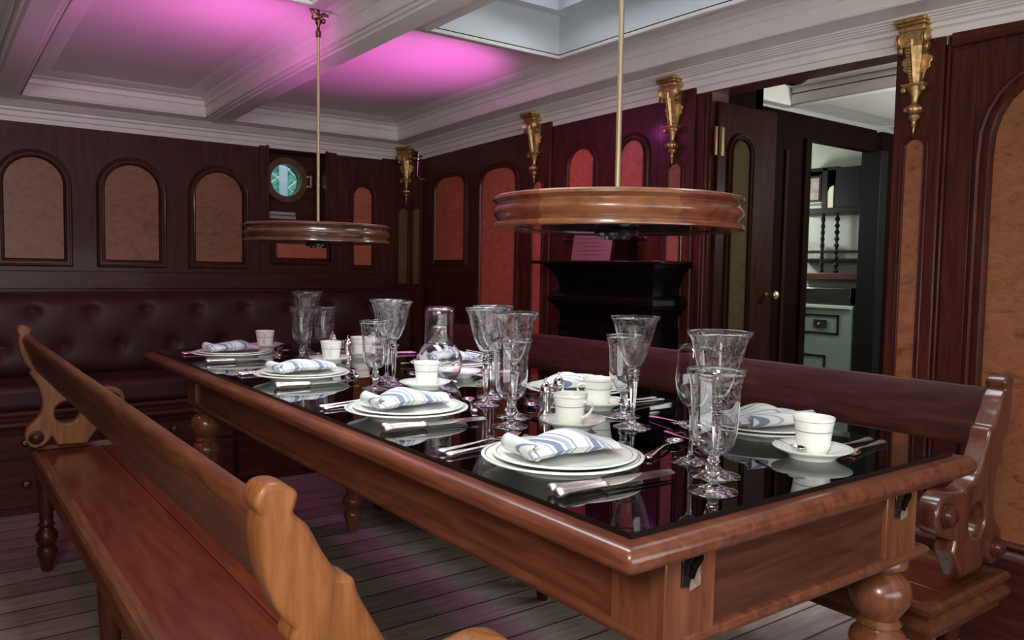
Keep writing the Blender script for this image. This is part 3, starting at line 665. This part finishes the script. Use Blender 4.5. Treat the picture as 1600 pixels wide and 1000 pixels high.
# small white-metal pipe with a tap beside the corner bracket
P = CA+CU*.170+CN*.022
pr = thing('wall_pipe', 'small silvery pipe with a tap hanging in the far room corner', 'pipe', (P.x, P.y, 0))
MB().tube([(0, 0, 1.80), (0, 0, 1.66), (0, -.002, 1.645), (.010, -.012, 1.632), (.04, -.03, 1.630)], .0065, 10).build('pipe', 'silver', pr)
MB().tube([(-.030, 0, 1.755), (.030, 0, 1.757)], [.009, .011], 10).sphere((0, 0, 1.755), .013, 8).build('valve', 'silver', pr)

# ================================================================== FIREPLACE
fpl = thing('fireplace', 'black glossy cast iron fireplace with a narrow mantel shelf', 'fireplace', (1.7, 1.82, 0))
def FP(o): o.location = (-1.7, -1.82, 0); return o
def ushape(mb, y0, y1, x, prof):
    # prof: (outward, z); closed box-like swept around three sides
    path = [(XR, y0), (x, y0), (x, y1), (XR, y1)]
    return mb.sweep(path, [(d, z) for d, z in prof], lambda a, b2, h: (a, b2, h), closed=False)
o = MB(); o.prism([(XR, 1.47), (1.60, 1.43), (1.555, 1.415), (1.545, 1.44), (1.545, 2.20), (1.555, 2.228), (1.60, 2.21), (XR, 2.17)], 1.118, 1.132, lambda a, b2, d: (a, b2, d))
FP(o.build('mantel_shelf', 'cast_iron', fpl, bevel=.004))
# stacked section through the front: (outward from the core, z)
sec = [(.055, 1.118), (.050, 1.105), (.030, 1.085), (.012, 1.055), (.004, 1.020), (.006, .992), (.030, .985), (.040, .975), (.042, .955), (.034, .940), (.018, .932), (.014, .920), (.004, .905), (0, .89), (0, .86), (.006, .855), (.006, .0)]
o = MB(); ushape(o, 1.525, 2.095, 1.63, sec); o.box(1.635, XR, 1.53, 2.09, .62, 1.118); o.box(1.635, XR, 1.53, 1.60, 0, .65).box(1.635, XR, 2.02, 2.09, 0, .65)
FP(o.build('surround', 'cast_iron', fpl, 30))
orn = MB()
for yc, zc in ((1.64, .962), (1.82, .962), (2.0, .962), (1.60, .80), (1.70, .74), (1.82, .78), (1.94, .74), (2.04, .80), (2.03, .66), (1.60, .66)):
    for k in range(6):
        a = k*pi/3; orn.sphere((1.606 if zc > .9 else 1.626, yc+.016*cos(a), zc+.013*sin(a)), .0075, 6, (.8, 1, 1))
    orn.sphere((1.602 if zc > .9 else 1.622, yc, zc), .008, 6)
    if zc < .9:
        for s in (1, -1): orn.tube([(1.626, yc+s*.02, zc), (1.624, yc+s*.04, zc+.012), (1.624, yc+s*.05, zc-.006), (1.626, yc+s*.04, zc-.018), (1.627, yc+s*.033, zc-.008)], .0045, 6)
FP(orn.build('cast_ornament', 'cast_iron', fpl))
gr = MB()
for i in range(9): gr.tube([(1.64, 1.63+i*.045, .12), (1.64, 1.63+i*.045, .55)], .006, 6)
FP(gr.build('fire_grate', 'black_fitting', fpl)); FP(MB().box(1.66, XR-.002, 1.60, 2.02, .0, .64).build('firebox', 'black_paint', fpl))
# on the mantel: framed card and dark upright
cd = thing('notice_card', 'pinkish notice card leaning behind the mantel shelf', 'card', (1.70, 1.98, 1.132))
me = MB().box(-.003, .003, -.135, .135, 0, .128).build('card', 'card_paper', cd)
lines = MB()
for k, (a, b2) in enumerate(((-.09, .08), (-.05, .09), (-.10, .04), (-.10, .10), (-.08, .06))):
    lines.box(-.0042, -.003, a, b2, .100-.018*k, .1025-.018*k)
lines.build('writing', 'card_ink', cd); cd.rotation_euler = (0, R(8), R(-3))
tag(MB().box(1.70, 1.76, 1.745, 1.825, 1.132, 1.255).build('flue_box', 'dark_panel', bevel=.004), 'dark upright flue box on the mantel beside the notice card', 'flue')

# ================================================================== DOOR AND PANTRY
dr = struct(thing('door_1', 'open panelled door leaf', 'door', (XR+.02, 1.40, 0)))
del dr['label'], dr['category']
def fd(a, b2, h): return (a, -.02-h, b2)
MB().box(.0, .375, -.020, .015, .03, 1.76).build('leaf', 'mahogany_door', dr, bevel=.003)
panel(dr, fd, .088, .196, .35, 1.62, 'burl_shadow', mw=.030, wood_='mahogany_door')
MB().lathe([(.010, 0), (.011, -.004), (.006, -.010), (.006, -.030), (.013, -.038), (.018, -.048), (.014, -.056), (0, -.060)], (.338, -.020, 1.0), 16, 'y').build('door_knob', 'brass', dr, 60)
for z in (1.55, .45): MB().box(-.022, .030, -.026, -.019, z, z+.11).tube([(.002, -.030, z), (.002, -.030, z+.11)], .006, 8).build('hinge', 'old_brass', dr)
# passage and pantry beyond the doorway
PY = 1.78
pw = MB().box(2.19, 3.03, PY, PY+.06, 0, 1.91).box(3.03, 3.68, PY, PY+.06, 1.79, 1.91).box(3.74, 4.4, PY, PY+.06, 0, 1.91)
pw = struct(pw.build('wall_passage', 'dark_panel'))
for x in (2.30, 2.36, 2.55, 2.82): MB().box(x, x+.025, PY-.014, PY, .0, 1.72 if x > 2.5 else 1.50).build('stile', 'mahogany_door', pw, bevel=.005)
MB().box(2.98, 3.03, PY-.02, PY+.07, 0, 1.79).build('door_casing', 'dark_panel', pw, bevel=.004)
MB().box(3.70, 3.78, PY-.02, PY+.10, 0, 1.80).build('door_casing', 'black_paint', pw, bevel=.004)


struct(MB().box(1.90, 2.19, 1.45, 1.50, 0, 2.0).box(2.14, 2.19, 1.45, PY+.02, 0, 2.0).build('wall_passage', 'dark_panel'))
struct(MB().box(4.0, 4.1, -1.6, 3.2, 0, 2.4).build('wall_pantry', 'pantry_paint'))
struct(MB().box(2.19, 4.1, 3.2, 3.3, 0, 2.4).box(2.15, 2.20, PY+.06, 3.3, 0, 2.4).box(XR+.1, 4.1, -1.7, -1.6, 0, 2.4).build('wall_pantry', 'pantry_paint'))
pc = MB().box(XR+.1, 4.1, -1.7, 3.3, 2.20, 2.26)
pc = struct(pc.build('ceiling', 'ceiling_paint'))
o = MB(); o.box(2.60, 4.1, -1.6, 1.60, 1.925, 2.2).build('deck_beam', 'ceiling_paint', pc, bevel=.004)
o = MB(); o.box(2.60, 2.66, -1.6, 1.62, 1.880, 1.94).box(XR+.1, 2.66, 1.60, 1.66, 1.880, 2.2).box(2.575, 2.60, -1.6, 1.60, 1.96, 2.2); o.build('deck_beam', 'ceiling_paint', pc, bevel=.006)
MB().box(XR+.1, 2.6, -1.6, 1.6, 2.02, 2.2).box(2.6, 4.1, 1.6, 3.3, 1.935, 2.2).build('ceiling_boards', 'ceiling_paint', pc)
lf = thing('ceiling_fitting', 'round black ceiling fitting just inside the doorway', 'ceiling lamp', (2.27, 1.36, 1.93))
MB().lathe([(0, -.045), (.030, -.043), (.052, -.030), (.060, -.008), (.060, .0), (.066, .004), (.066, .09), (0, .09)], (0, 0, 0), 28).build('housing', 'black_fitting', lf)
MB().lathe([(0, -.048), (.016, -.046), (.018, -.040)], (0, 0, 0), 16).build('sensor', 'black_paint', lf)
# pantry fittings on the far wall (x = 4.0)
PXW = 4.0
sh = thing('pantry_shelf_unit', 'black shelf unit on the pale pantry wall seen through the doorway', 'shelf', (PXW, 2.15, 1.1))
def SH(o): o.location = (-PXW, -2.15, -1.1); return o
SH(MB().box(3.80, PXW, 1.93, 2.40, 1.465, 1.500).build('upper_shelf', 'black_paint', sh, bevel=.003))
SH(MB().box(3.83, PXW, 1.955, 2.12, 1.50, 1.745).build('cupboard', 'black_paint', sh, bevel=.004))
SH(MB().box(3.84, PXW, 2.18, 2.215, 1.50, 1.75).box(3.84, PXW, 2.34, 2.38, 1.50, 1.75).box(3.84, PXW, 2.12, 2.38, 1.735, 1.755).build('shelf_frame', 'black_paint', sh))
SH(MB().box(3.86, 3.875, 1.93, 2.40, 1.222, 1.240).box(3.86, 3.875, 1.93, 2.40, 1.170, 1.190).box(3.86, PXW, 1.93, 2.40, 1.165, 1.175).build('fiddle_rail', 'black_paint', sh))
for y, tw in ((2.215, 0), (2.117, 1)):
    o = MB(); pts = [(3.868, y, 1.10+.365*i/30) for i in range(31)]; o.tube(pts, [.012+(.006*sin(i*1.9) if tw else .003*sin(i*1.9)) for i in range(31)], 8); SH(o.build('turned_post', 'black_fitting', sh))
tag(MB().box(3.80, PXW, 1.90, 2.42, 1.058, 1.100).build('pantry_counter', 'counter_red', bevel=.004), 'dark red wooden ledge under the pantry shelf rails', 'ledge')
fr_ = thing('picture_frame', 'small black framed picture on the upper pantry shelf', 'picture frame', (3.86, 2.285, 1.545))
MB().box(-.008, .0, -.055, .055, 0, .165).build('frame', 'black_paint', fr_); MB().box(-.012, -.008, -.043, .043, .014, .150).build('print', 'photo_print', fr_)
for k, (z, h, mt, lb) in enumerate(((1.500, .022, 'book_cover', 'pale book lying flat at the bottom of the pantry shelf stack'), (1.522, .014, 'book_dark', 'dark thin book in the middle of the pantry shelf stack'), (1.536, .009, 'book_cover', 'thin pale book under the framed picture on the pantry shelf'))):
    tag(MB().box(3.85, 3.95, 2.20+.0, 2.33-.008*k, z, z+h).build('book', mt, bevel=.002), lb, 'book', 'books lying on the pantry shelf')
o = MB().prism([(2.138, 1.50), (2.178, 1.50), (2.182, 1.60), (2.165, 1.63), (2.138, 1.642)], 3.845, 3.86, lambda a, b2, d: (d, a, b2))
tag(o.build('wall_plaque', 'lamp_shade_cream', bevel=.002), 'small cream plaque standing between the picture and the black cupboard', 'plaque')
for k, (y, lb) in enumerate(((2.322, 'left one of two tall clear tumblers on the pantry rail shelf'), (2.250, 'right one of two tall clear tumblers on the pantry rail shelf'))):
    tag(MB().lathe([(0, 0), (.024, 0), (.028, .12), (.026, .12), (.022, .006), (0, .006)], (3.90, y, 1.190-.015), 16).build('tumbler', 'crystal'), lb, 'glass', 'tumblers in the pantry')
cb = thing('pantry_cabinet', 'grey-green painted pantry cabinet with black outlined drawer and door', 'cabinet', (3.8, 2.1, 0))
def CBF(o): o.location = (-3.8, -2.1, 0) if o.parent == cb else (0, 0, 0); return o
CBF(MB().box(3.70, PXW-.001, 1.90, 2.60, 0, .885).build('body', 'pantry_green', cb)); CBF(MB().box(3.68, PXW-.001, 1.90, 2.60, .885, .905).build('worktop', 'pantry_paint', cb, bevel=.004))
def outline(y0, y1, z0, z1, x=3.697, w_=.012): 
    return MB().box(x-.004, x, y0, y1, z0, z0+w_).box(x-.004, x, y0, y1, z1-w_, z1).box(x-.004, x, y0, y0+w_, z0, z1).box(x-.004, x, y1-w_, y1, z0, z1)
k1 = CBF(outline(1.975, 2.45, .728, .848).build('drawer', 'black_paint', cb)); MB().box(3.688, 3.697, 2.055, 2.14, .765, .815).build('drawer_pull', 'black_fitting', k1); MB().sphere((3.684, 2.10, .79), .008, 8).build('keyhole', 'silver', k1)
CBF(outline(2.055, 2.45, .10, .600).build('door', 'black_paint', cb))
tag(MB().box(3.74, 3.95, 1.93, 2.45, .906, 1.010).build('stove_top', 'black_fitting', bevel=.008), 'low dark box standing on the pantry worktop', 'box')
struct(MB().box(3.95, PXW, 1.86, 1.915, 0, 1.86).build('trim_2', 'pantry_paint', None, bevel=.004))
# ================================================================== TABLEWARE
TZ = .7602
HERE = ['nearest the camera', 'second from the near end', 'third from the near end', 'at the far end']
def big_plate():
    root = thing('dinner_plate', 'x', 'plate')
    MB().lathe([(0, .003), (.078, .003), (.080, 0), (.086, 0), (.090, .006), (.112, .014), (.136, .0205), (.1365, .0225), (.134, .0235), (.108, .0175), (.090, .010), (.082, .007), (0, .007)], n=56).build('plate_body', 'china', root, 50)
    MB().lathe([(.1285, .02245), (.1292, .0232), (.1302, .0234), (.1305, .0226)], n=56, closed=True).build('rim_line', 'grey_line', root)
    return root
def small_plate():
    root = thing('side_plate', 'x', 'plate')
    MB().lathe([(0, .001), (.070, .001), (.080, .001), (.098, .003), (.122, .0105), (.1225, .0125), (.120, .0132), (.096, .0070), (.080, .005), (0, .005)], n=56).build('plate_body', 'china', root, 50)
    MB().lathe([(.1130, .0107), (.1136, .0118), (.1146, .0121), (.1150, .0112)], n=56, closed=True).build('rim_line', 'grey_line', root)
    return root
def napkin(mat, roll, seed):
    rnd = random.Random(seed); ph = [rnd.uniform(0, 6) for _ in range(4)]
    o = MB(); ns, nc = 40, 36; L2 = .088
    vs = []
    for i in range(ns+1):
        s = i/ns; x = -L2+2*L2*s
        hw = .052+.006*sin(3*s+ph[0]); yc = .014*(s-.5)+.004*sin(5*s+ph[1])
        th = .0085+.0075*sin(pi*min(1, s*1.15))+.002*sin(9*s+ph[2])
        zc = .0105+th*.55+.004*sin(pi*s)
        for j in range(nc):
            a = 2*pi*j/nc
            lay = 1-.10*abs(sin(1.5*pi*sin(a)))*(abs(cos(a)) > .55)
            vs.append((x+.010*cos(a), yc+hw*cos(a)*lay*(1 if abs(cos(a)) < .98 else 1), zc+th*math.copysign(abs(sin(a))**.75, sin(a))*(1+.12*sin(14*s+3*cos(a)+ph[3]))))
    f = [(i*nc+j, i*nc+(j+1) % nc, (i+1)*nc+(j+1) % nc, (i+1)*nc+j) for i in range(ns) for j in range(nc)]
    f += [tuple(range(nc))[::-1], tuple(ns*nc+j for j in range(nc))]
    o.add(vs, f)
    cn = o.build('napkin', mat, None, 60)
    # rolled edge (curl) along one side
    c = MB(); m_ = 26; vs = []
    if roll == 'end':
        for i in range(m_+1):
            t = i/m_; a = 3*pi*t; rr = .0155*(1-.55*t)
            for k in range(9):
                y = -.050+.100*k/8
                vs.append((-L2+.004+rr*cos(a+pi*.5), y*(1-.08*t)+.002, .0195+rr*sin(a+pi*.5)))
    else:
        for i in range(m_+1):
            t = i/m_; a = 2.6*pi*t; rr = .0145*(1-.5*t)
            for k in range(9):
                x = -.080+.165*k/8
                vs.append((x, -.050+rr*cos(a+pi*.5), .019+rr*sin(a+pi*.5)))
    c.add(vs, [(i*9+k, i*9+k+1, (i+1)*9+k+1, (i+1)*9+k) for i in range(m_) for k in range(8)])
    rl = c.build('rolled_edge', mat, cn, 80); md = rl.modifiers.new('cloth', 'SOLIDIFY'); md.thickness = .0022
    return cn
def cup():
    root = thing('coffee_cup', 'x', 'cup')
    MB().lathe([(0, .003), (.021, .003), (.022, 0), (.0245, 0), (.026, .006), (.029, .016), (.0335, .050), (.0365, .066), (.0360, .0672), (.0350, .066), (.0320, .050), (.0275, .016), (.024, .008), (0, .007)], n=40).build('cup_body', 'china', root, 60)
    MB().lathe([(.0324, .0415), (.0327, .0418), (.0328, .0430), (.0325, .0433)], n=40, closed=True).build('grey_band', 'grey_line', root)
    MB().lathe([(.0357, .0605), (.0359, .0607), (.0360, .0612), (.0357, .0614)], n=40, closed=True).build('grey_band', 'grey_line', root)
    MB().tube([(.0325, 0, .052), (.043, 0, .054), (.051, 0, .050), (.053, 0, .042), (.047, 0, .032), (.038, 0, .024), (.0300, 0, .020)], [.0042, .0036, .0034, .0034, .0034, .0036, .0042], 8, flat=.8).build('handle', 'china', root, 60)
    return root
def saucer():
    root = thing('saucer', 'x', 'saucer')
    MB().lathe([(0, .002), (.034, .002), (.036, 0), (.040, 0), (.044, .006), (.058, .013), (.0690, .0185), (.0695, .0200), (.068, .0206), (.050, .0125), (.032, .0065), (.029, .0055), (0, .0055)], n=48).build('saucer_body', 'china', root, 50)
    MB().lathe([(.0645, .0186), (.0650, .0194), (.0655, .0196), (.0656, .0188)], n=48, closed=True).build('rim_line', 'grey_line', root)
    return root
def cut(mb, pts, th, flat=.5): return mb.tube(pts, th, 8, flat=flat)
def knife():
    r_ = thing('table_knife', 'x', 'knife')       # along +x, handle end at 0
    h = MB(); h.tube([(0, 0, .009), (.003, 0, .009), (.010, 0, .009), (.018, 0, .009), (.06, 0, .009), (.086, 0, .0085), (.090, 0, .0085), (.094, 0, .0085), (.100, 0, .008)], [.006, .0100, .0105, .0078, .0066, .0058, .0080, .0080, .0040], 8, flat=.72)
    h.build('handle', 'silver_ornate', r_, 50)
    b_ = MB(); w0 = [(.098, .006), (.12, .0075), (.20, .0085), (.225, .0075), (.240, .003)]
    vs = []
    for x, w in w0: vs += [(x, -w, .0075), (x, w*.75, .0082), (x, w*.75, .0098), (x, -w, .0078)]
    b_.add(vs, [(4*i+j, 4*i+(j+1) % 4, 4*i+4+(j+1) % 4, 4*i+4+j) for i in range(4) for j in range(4)]+[(0, 1, 2, 3), (16, 17, 18, 19)])
    b_.build('blade', 'silver', r_, 40)
    return r_
def fork(L_=.20, ornate=True, name='table_fork', cat='fork'):
    r_ = thing(name, 'x', cat); k = L_/.20
    h = MB(); h.tube([(0, 0, .0045), (.004*k, 0, .0045), (.012*k, 0, .005), (.05*k, 0, .006), (.09*k, 0, .0075), (.115*k, 0, .009), (.135*k, 0, .0085)], [.004, .0088*k, .0082*k, .0052*k, .0034*k, .0030*k, .0040*k], 8, flat=.45); h.build('handle', 'silver_ornate' if ornate else 'silver', r_, 50)
    t = MB(); t.tube([(.130*k, 0, .0083), (.138*k, 0, .0065), (.146*k, 0, .0052), (.153*k, 0, .0050)], [.0042*k, .0100*k, .0122*k, .0118*k], 10, flat=.2).build('fork_head', 'silver', r_, 50)
    for y in (-.0096, -.0032, .0032, .0096):
        MB().tube([(.151*k, y*k, .005), (.170*k, y*k, .0052), (.188*k, y*k, .0085), (.20*k, y*k*.96, .013)], [.0019, .0018, .0015, .0009], 6).build('tine', 'silver', r_)
    return r_
def spoon(L_=.18, name='dessert_spoon'):
    r_ = thing(name, 'x', 'spoon'); k = L_/.18
    h = MB(); h.tube([(0, 0, .0045), (.004*k, 0, .0045), (.012*k, 0, .0055), (.05*k, 0, .008), (.09*k, 0, .010), (.120*k, 0, .0078), (.130*k, 0, .0055)], [.004, .0085*k, .0078*k, .0046*k, .0030*k, .0030*k, .0045*k], 8, flat=.45); h.build('handle', 'silver', r_, 50)
    b_ = MB(); vs = []; n = 20
    for q, dz in ((1.0, 0), (.94, .0002), (.75, -.0035), (.45, -.0062), (.12, -.0072)):
        for j in range(n):
            a = 2*pi*j/n; vs.append((.152*k+.027*k*q*cos(a), .0165*k*q*sin(a)*(1+.12*cos(a)), .0085+dz))
    b_.add(vs, [(i*n+j, i*n+(j+1) % n, (i+1)*n+(j+1) % n, (i+1)*n+j) for i in range(4) for j in range(n)]+[tuple(4*n+j for j in range(n))])
    o = b_.build('bowl', 'silver', r_, 70); md = o.modifiers.new('t', 'SOLIDIFY'); md.thickness = .0012
    return r_
def goblet(kind):
    if kind == 'big':
        root = thing('water_goblet', 'x', 'glass')
        bowl = [(.0, .124), (.007, .1245), (.013, .129), (.0195, .140), (.0275, .157), (.0345, .178), (.0395, .200), (.0445, .220), (.0525, .2350)]
        stem = [(.0, .0), (.0400, .0), (.0405, .0015), (.0390, .0025), (.022, .0065), (.008, .012), (.0048, .020), (.0052, .045), (.0072, .075), (.0085, .094), (.0070, .099), (.0115, .103), (.0075, .107), (.0120, .1115), (.0070, .117), (.0075, .124)]
        et0, rib = .165, 'facet'
    elif kind == 'small':
        root = thing('wine_glass', 'x', 'glass')
        bowl = [(.0, .0535), (.009, .0545), (.020, .061), (.029, .073), (.0335, .090), (.0350, .115), (.0360, .140), (.0385, .165), (.0440, .1850)]
        stem = [(.0, .0), (.0375, .0), (.0380, .0015), (.0365, .0025), (.020, .0065), (.008, .011), (.0062, .017), (.0095, .021), (.0070, .025), (.0130, .0345), (.0070, .0435), (.0100, .047), (.0075, .0505), (.009, .0535)]
        et0, rib = .105, None
    else:
        root = thing('plain_wine_glass', 'x', 'glass')
        bowl = [(.0, .092), (.004, .0925), (.015, .100), (.0245, .116), (.0295, .138), (.0300, .155), (.0280, .180), (.0250, .2040)]
        stem = [(.0, .0), (.0350, .0), (.0355, .0012), (.034, .0022), (.018, .0055), (.007, .0105), (.0042, .018), (.0038, .05), (.0042, .080), (.006, .092)]
        et0, rib = None, None
    # wall thickness as a closed profile
    def inner(b_): return [(max(0, r-.0011) if r > .002 else 0, z+(.0016 if i < 3 else .0004)) for i, (r, z) in enumerate(b_)]
    full = bowl + [(bowl[-1][0]-.0006, bowl[-1][1]+.0006)] + inner(bowl)[::-1][0:] 
    full[len(bowl)+1] = (bowl[-1][0]-.0012, bowl[-1][1])
    def dens(p, k=3):
        out = []
        for i in range(len(p)-1):
            p0, p1, p2, p3 = p[max(0, i-1)], p[i], p[i+1], p[min(len(p)-1, i+2)]
            for j in range(k):
                t = j/k; out.append((max(0, .5*(2*p1[0]+(p2[0]-p0[0])*t+(2*p0[0]-5*p1[0]+4*p2[0]-p3[0])*t*t+(-p0[0]+3*p1[0]-3*p2[0]+p3[0])*t**3)), p1[1]+(p2[1]-p1[1])*t))
        return out+[p[-1]]
    outp = dens(bowl); inp = [(max(0, r-.0011), z+.0008*(1 if z > bowl[0][1]+.004 else 2)) for r, z in outp]
    inp[0] = (0, bowl[0][1]+.0022); inp[-1] = (outp[-1][0]-.0012, outp[-1][1])
    prof = outp+[(outp[-1][0]-.0006, outp[-1][1]+.0007)]+inp[::-1]
    MB().lathe(prof, n=48).build('bowl', 'etched_crystal' if kind != 'plain' else 'crystal', root, 80)
    fac = (lambda a, z: 1+.10*cos(6*a)*(1 if .02 < z < .1 else 0)) if rib else None
    MB().lathe(stem, n=36, rib=fac).build('stem_and_foot', 'crystal', root, 60)
    return root
def shaker():
    r_ = thing('shaker', 'x', 'shaker')
    MB().lathe([(0, 0), (.0175, 0), (.0178, .003), (.0150, .007), (.0125, .018), (.0115, .034), (.0120, .044), (.0132, .050), (.0130, .055)], n=28).build('shaker_body', 'silver', r_, 60)
    MB().lathe([(.0130, .055), (.0138, .056), (.0134, .060), (.0120, .068), (.0085, .0745), (.0040, .0775), (.0022, .0785), (.0020, .083), (.0030, .0855), (.0022, .088), (0, .0885)], n=28).build('shaker_lid', 'silver', r_, 60)
    return r_
bp0, sp0, cp0, sc0, kn0, fk0, ds0, ts0, gb0, gs0, gp0, sh0 = big_plate(), small_plate(), cup(), saucer(), knife(), fork(), spoon(), spoon(.125, 'teaspoon'), goblet('big'), goblet('small'), goblet('plain'), shaker()
USED = set()
def put(proto, loc, rz, label, group, scale=None):
    if proto.name not in USED:
        USED.add(proto.name); place(proto, loc, rz, label, group)
        if scale: proto.scale = scale
        return proto
    return dup(proto, loc, rz, label, group, scale)
SIDES = (('left', 0, [(.147, .31), (.150, .85), (.173, 1.515), (.173, 2.16)]), ('right', pi, [(.676, .300), (.682, .888), (.690, 1.52), (.690, 2.17)]))
SP = ['nearest', 'second', 'third', 'farthest']
for side, rot, seats in SIDES:
    for i, (x, y) in enumerate(seats):
        wh = '%s place, %s table side' % (SP[i], side)
        put(bp0, (x, y, TZ), 0, 'large white dinner plate at the '+wh, 'dinner plates')
        put(sp0, (x+.004, y, TZ+.0145), 0, 'smaller white plate on top of the dinner plate, '+wh, 'stacked side plates')
        lengthwise = side == 'right' and i < 2
        n_ = napkin('napkin_along' if lengthwise else 'napkin_cross', 'side' if lengthwise else 'end', i+(10 if rot else 0))
        n_.location = (x+(.006 if not rot else -.006), y-.004, TZ+.0205); n_.rotation_euler = (0, 0, rot*(0 if lengthwise else 1)+R(random.uniform(-7, 7))+(R(-14) if lengthwise else 0))
        if not rot: n_.rotation_euler = (0, 0, R((-8, -5, 2, 0)[i]))
        tag(n_, 'folded blue striped napkin on the plate, '+wh, 'napkin', 'striped napkins')
        sg = -1 if not rot else 1
        def rel(dx, dy): return (x+(dx if not rot else -dx), y+(dy if not rot else -dy), TZ)
        for k, (dx, dy, a) in enumerate(((-.125, -.119, -5), (-.132, -.143, -2))):
            put(kn0, rel(dx, dy), rot+R(a), '%s table knife by the %s' % (('inner', 'outer')[k], wh), 'table knives')
        for k, (dx, dy, a) in enumerate(((-.128, .162, 6), (-.126, .190, 9))):
            put(fk0, rel(dx, dy), rot+R(a), '%s table fork by the %s' % (('inner', 'outer')[k], wh), 'table forks')
        put(ds0, rel(.152, -.045) if i else (rel(.155, -.045) if not rot else (.603, .545, TZ)), (rot if i or not rot else 0)+R((24, 62, 70, 60)[i] if i or not rot else -101), 'dessert spoon above the plate, '+wh, 'dessert spoons')
# dessert forks beside the spoons
df0 = fork(.17, False, 'dessert_fork')
for side, rot, seats in SIDES:
    for i, (x, y) in enumerate(seats):
        wh = '%s place, %s table side' % (SP[i], side)
        put(df0, (x+(.36 if not rot else -.15), y+(.10 if not rot else -.02), TZ) if not i else (x+(.17 if not rot else -.17), y+(.02 if not rot else -.02), TZ), rot+R((250, 75, 84, 66)[i]), 'dessert fork above the plate, '+wh, 'dessert forks')
# cups and saucers: (x, y, handle angle, saucer offset)
cups = [(.374, .556, -70, 'on its saucer beyond the nearest left plate'), (.400, 1.190, -120, 'beyond the second left plate in front of the carafe'), (.419, 1.869, -118, 'beyond the third left plate by the small silver shakers'), (.375, 2.400, -115, 'beyond the farthest left plate'),
        (.582, .122, 38, 'on its saucer at the near right corner of the table'), (.592, .708, 160, 'between the silver shakers and the lone tall goblet'), (.608, 1.345, 80, 'half hidden behind the carafe'), (.584, 1.985, 20, 'half hidden behind the small silver shaker'), ]
for k, (x, y, a, lb) in enumerate(cups):
    sx_ = x-.008 if k != 0 else x+.004
    put(sc0, (sx_, y-.004, TZ), 0, 'white saucer '+lb.replace('on its saucer', 'under the cup'), 'saucers')
    if k != 6: put(cp0, (x, y, TZ+.0058), R(a), 'white coffee cup '+lb, 'coffee cups')
    b_ = (sx_+.048, y-.032) if k != 4 else (sx_-.032, y+.045)
    put(ts0, (sx_+.056, y-.080, TZ+.0195) if k != 4 else (sx_-.028, y+.094, TZ+.0185), R(112) if k != 4 else R(-103), 'teaspoon on the saucer '+lb.replace('on its saucer ', ''), 'teaspoons')
put(sc0, (.80, 2.16, TZ+.0), 0, 'white saucer lying alone at the far right corner of the table', 'saucers') if False else None
# glasses
for x, y, lb in ((.319, .128, 'tall etched flared goblet nearest the camera, behind the small front glass'), (.492, .490, 'tall etched goblet standing alone left of the nearest glass cluster'), (.347, .714, 'tall etched goblet in the middle cluster right of the carafe'),
                 (.386, .885, 'tall etched goblet just right of the carafe'), (.462, .965, 'tall etched goblet behind the one just right of the carafe'), (.385, 1.394, 'tall etched goblet at the left of the pair left of the carafe'), (.351, 1.288, 'tall etched goblet immediately left of the carafe'),
                 (.406, 2.062, 'tall etched goblet in the farthest glass cluster'), (.462, 2.17, 'tall etched goblet behind the farthest glass cluster')):
    put(gb0, (x, y, TZ), R(random.uniform(0, 60)), lb, 'etched water goblets')
for x, y, lb in ((.241, .069, 'smaller etched wine glass standing nearest the camera'), (.564, .590, 'smaller etched wine glass behind the lone tall goblet'), (.275, .631, 'smaller etched wine glass in front of the middle goblet'), (.271, 1.243, 'smaller etched wine glass in front of the goblets left of the carafe'),
                 (.355, 1.968, 'smaller etched wine glass in front of the farthest glass cluster'), (.447, 1.992, 'smaller etched wine glass at the right of the farthest cluster')):
    put(gs0, (x, y, TZ), R(random.uniform(0, 60)), lb, 'etched wine glasses')
put(gp0, (.359, .215, TZ), 0, 'slim plain wine glass half hidden left of the nearest goblet', None)
for x, y, lb in ((.406, .678, 'silver shaker standing left of the nearest left coffee cup'), (.500, .745, 'silver shaker behind the nearest coffee cup'), (.493, 1.896, 'silver shaker right of the third left coffee cup'), (.520, 2.080, 'silver shaker partly hidden behind the third left coffee cup')):
    put(sh0, (x, y, TZ), 0, lb, 'silver shakers')
# carafe with its tumbler turned over the neck
cr = thing('water_carafe', 'round ribbed glass water carafe in the middle of the table', 'carafe', (.492, 1.276, TZ))
co = [(0, .006), (.030, .002), (.036, 0), (.040, .002), (.052, .014), (.062, .032), (.0665, .052), (.065, .074), (.056, .096), (.042, .112), (.030, .122), (.026, .134), (.0255, .156), (.027, .162)]
ci = [(r-.0022 if r > .004 else 0, z+.0022 if z < .12 else z) for r, z in co][::-1]
MB().lathe(co+[(.026, .1635)]+ci, n=72, rib=lambda a, z: 1+.022*cos(12*(a+z*9))*max(0, min(1, (.13-z)/.05))*max(0, min(1, (z-.004)/.02))).build('carafe_body', 'crystal', cr, 70)
tu = thing('tumbler_glass', 'glass tumbler turned upside down over the carafe neck', 'glass', (.492, 1.276, TZ+.1125))
MB().lathe([(.0425, 0), (.0428, .02), (.0430, .085), (.0425, .098), (.0385, .105), (.030, .107), (0, .107), (0, .1015), (.030, .1015), (.037, .099), (.0395, .093), (.0398, .02), (.0400, 0)], n=72, closed=True, rib=lambda a, z: 1+.008*cos(16*a)).build('tumbler_body', 'crystal', tu, 60)
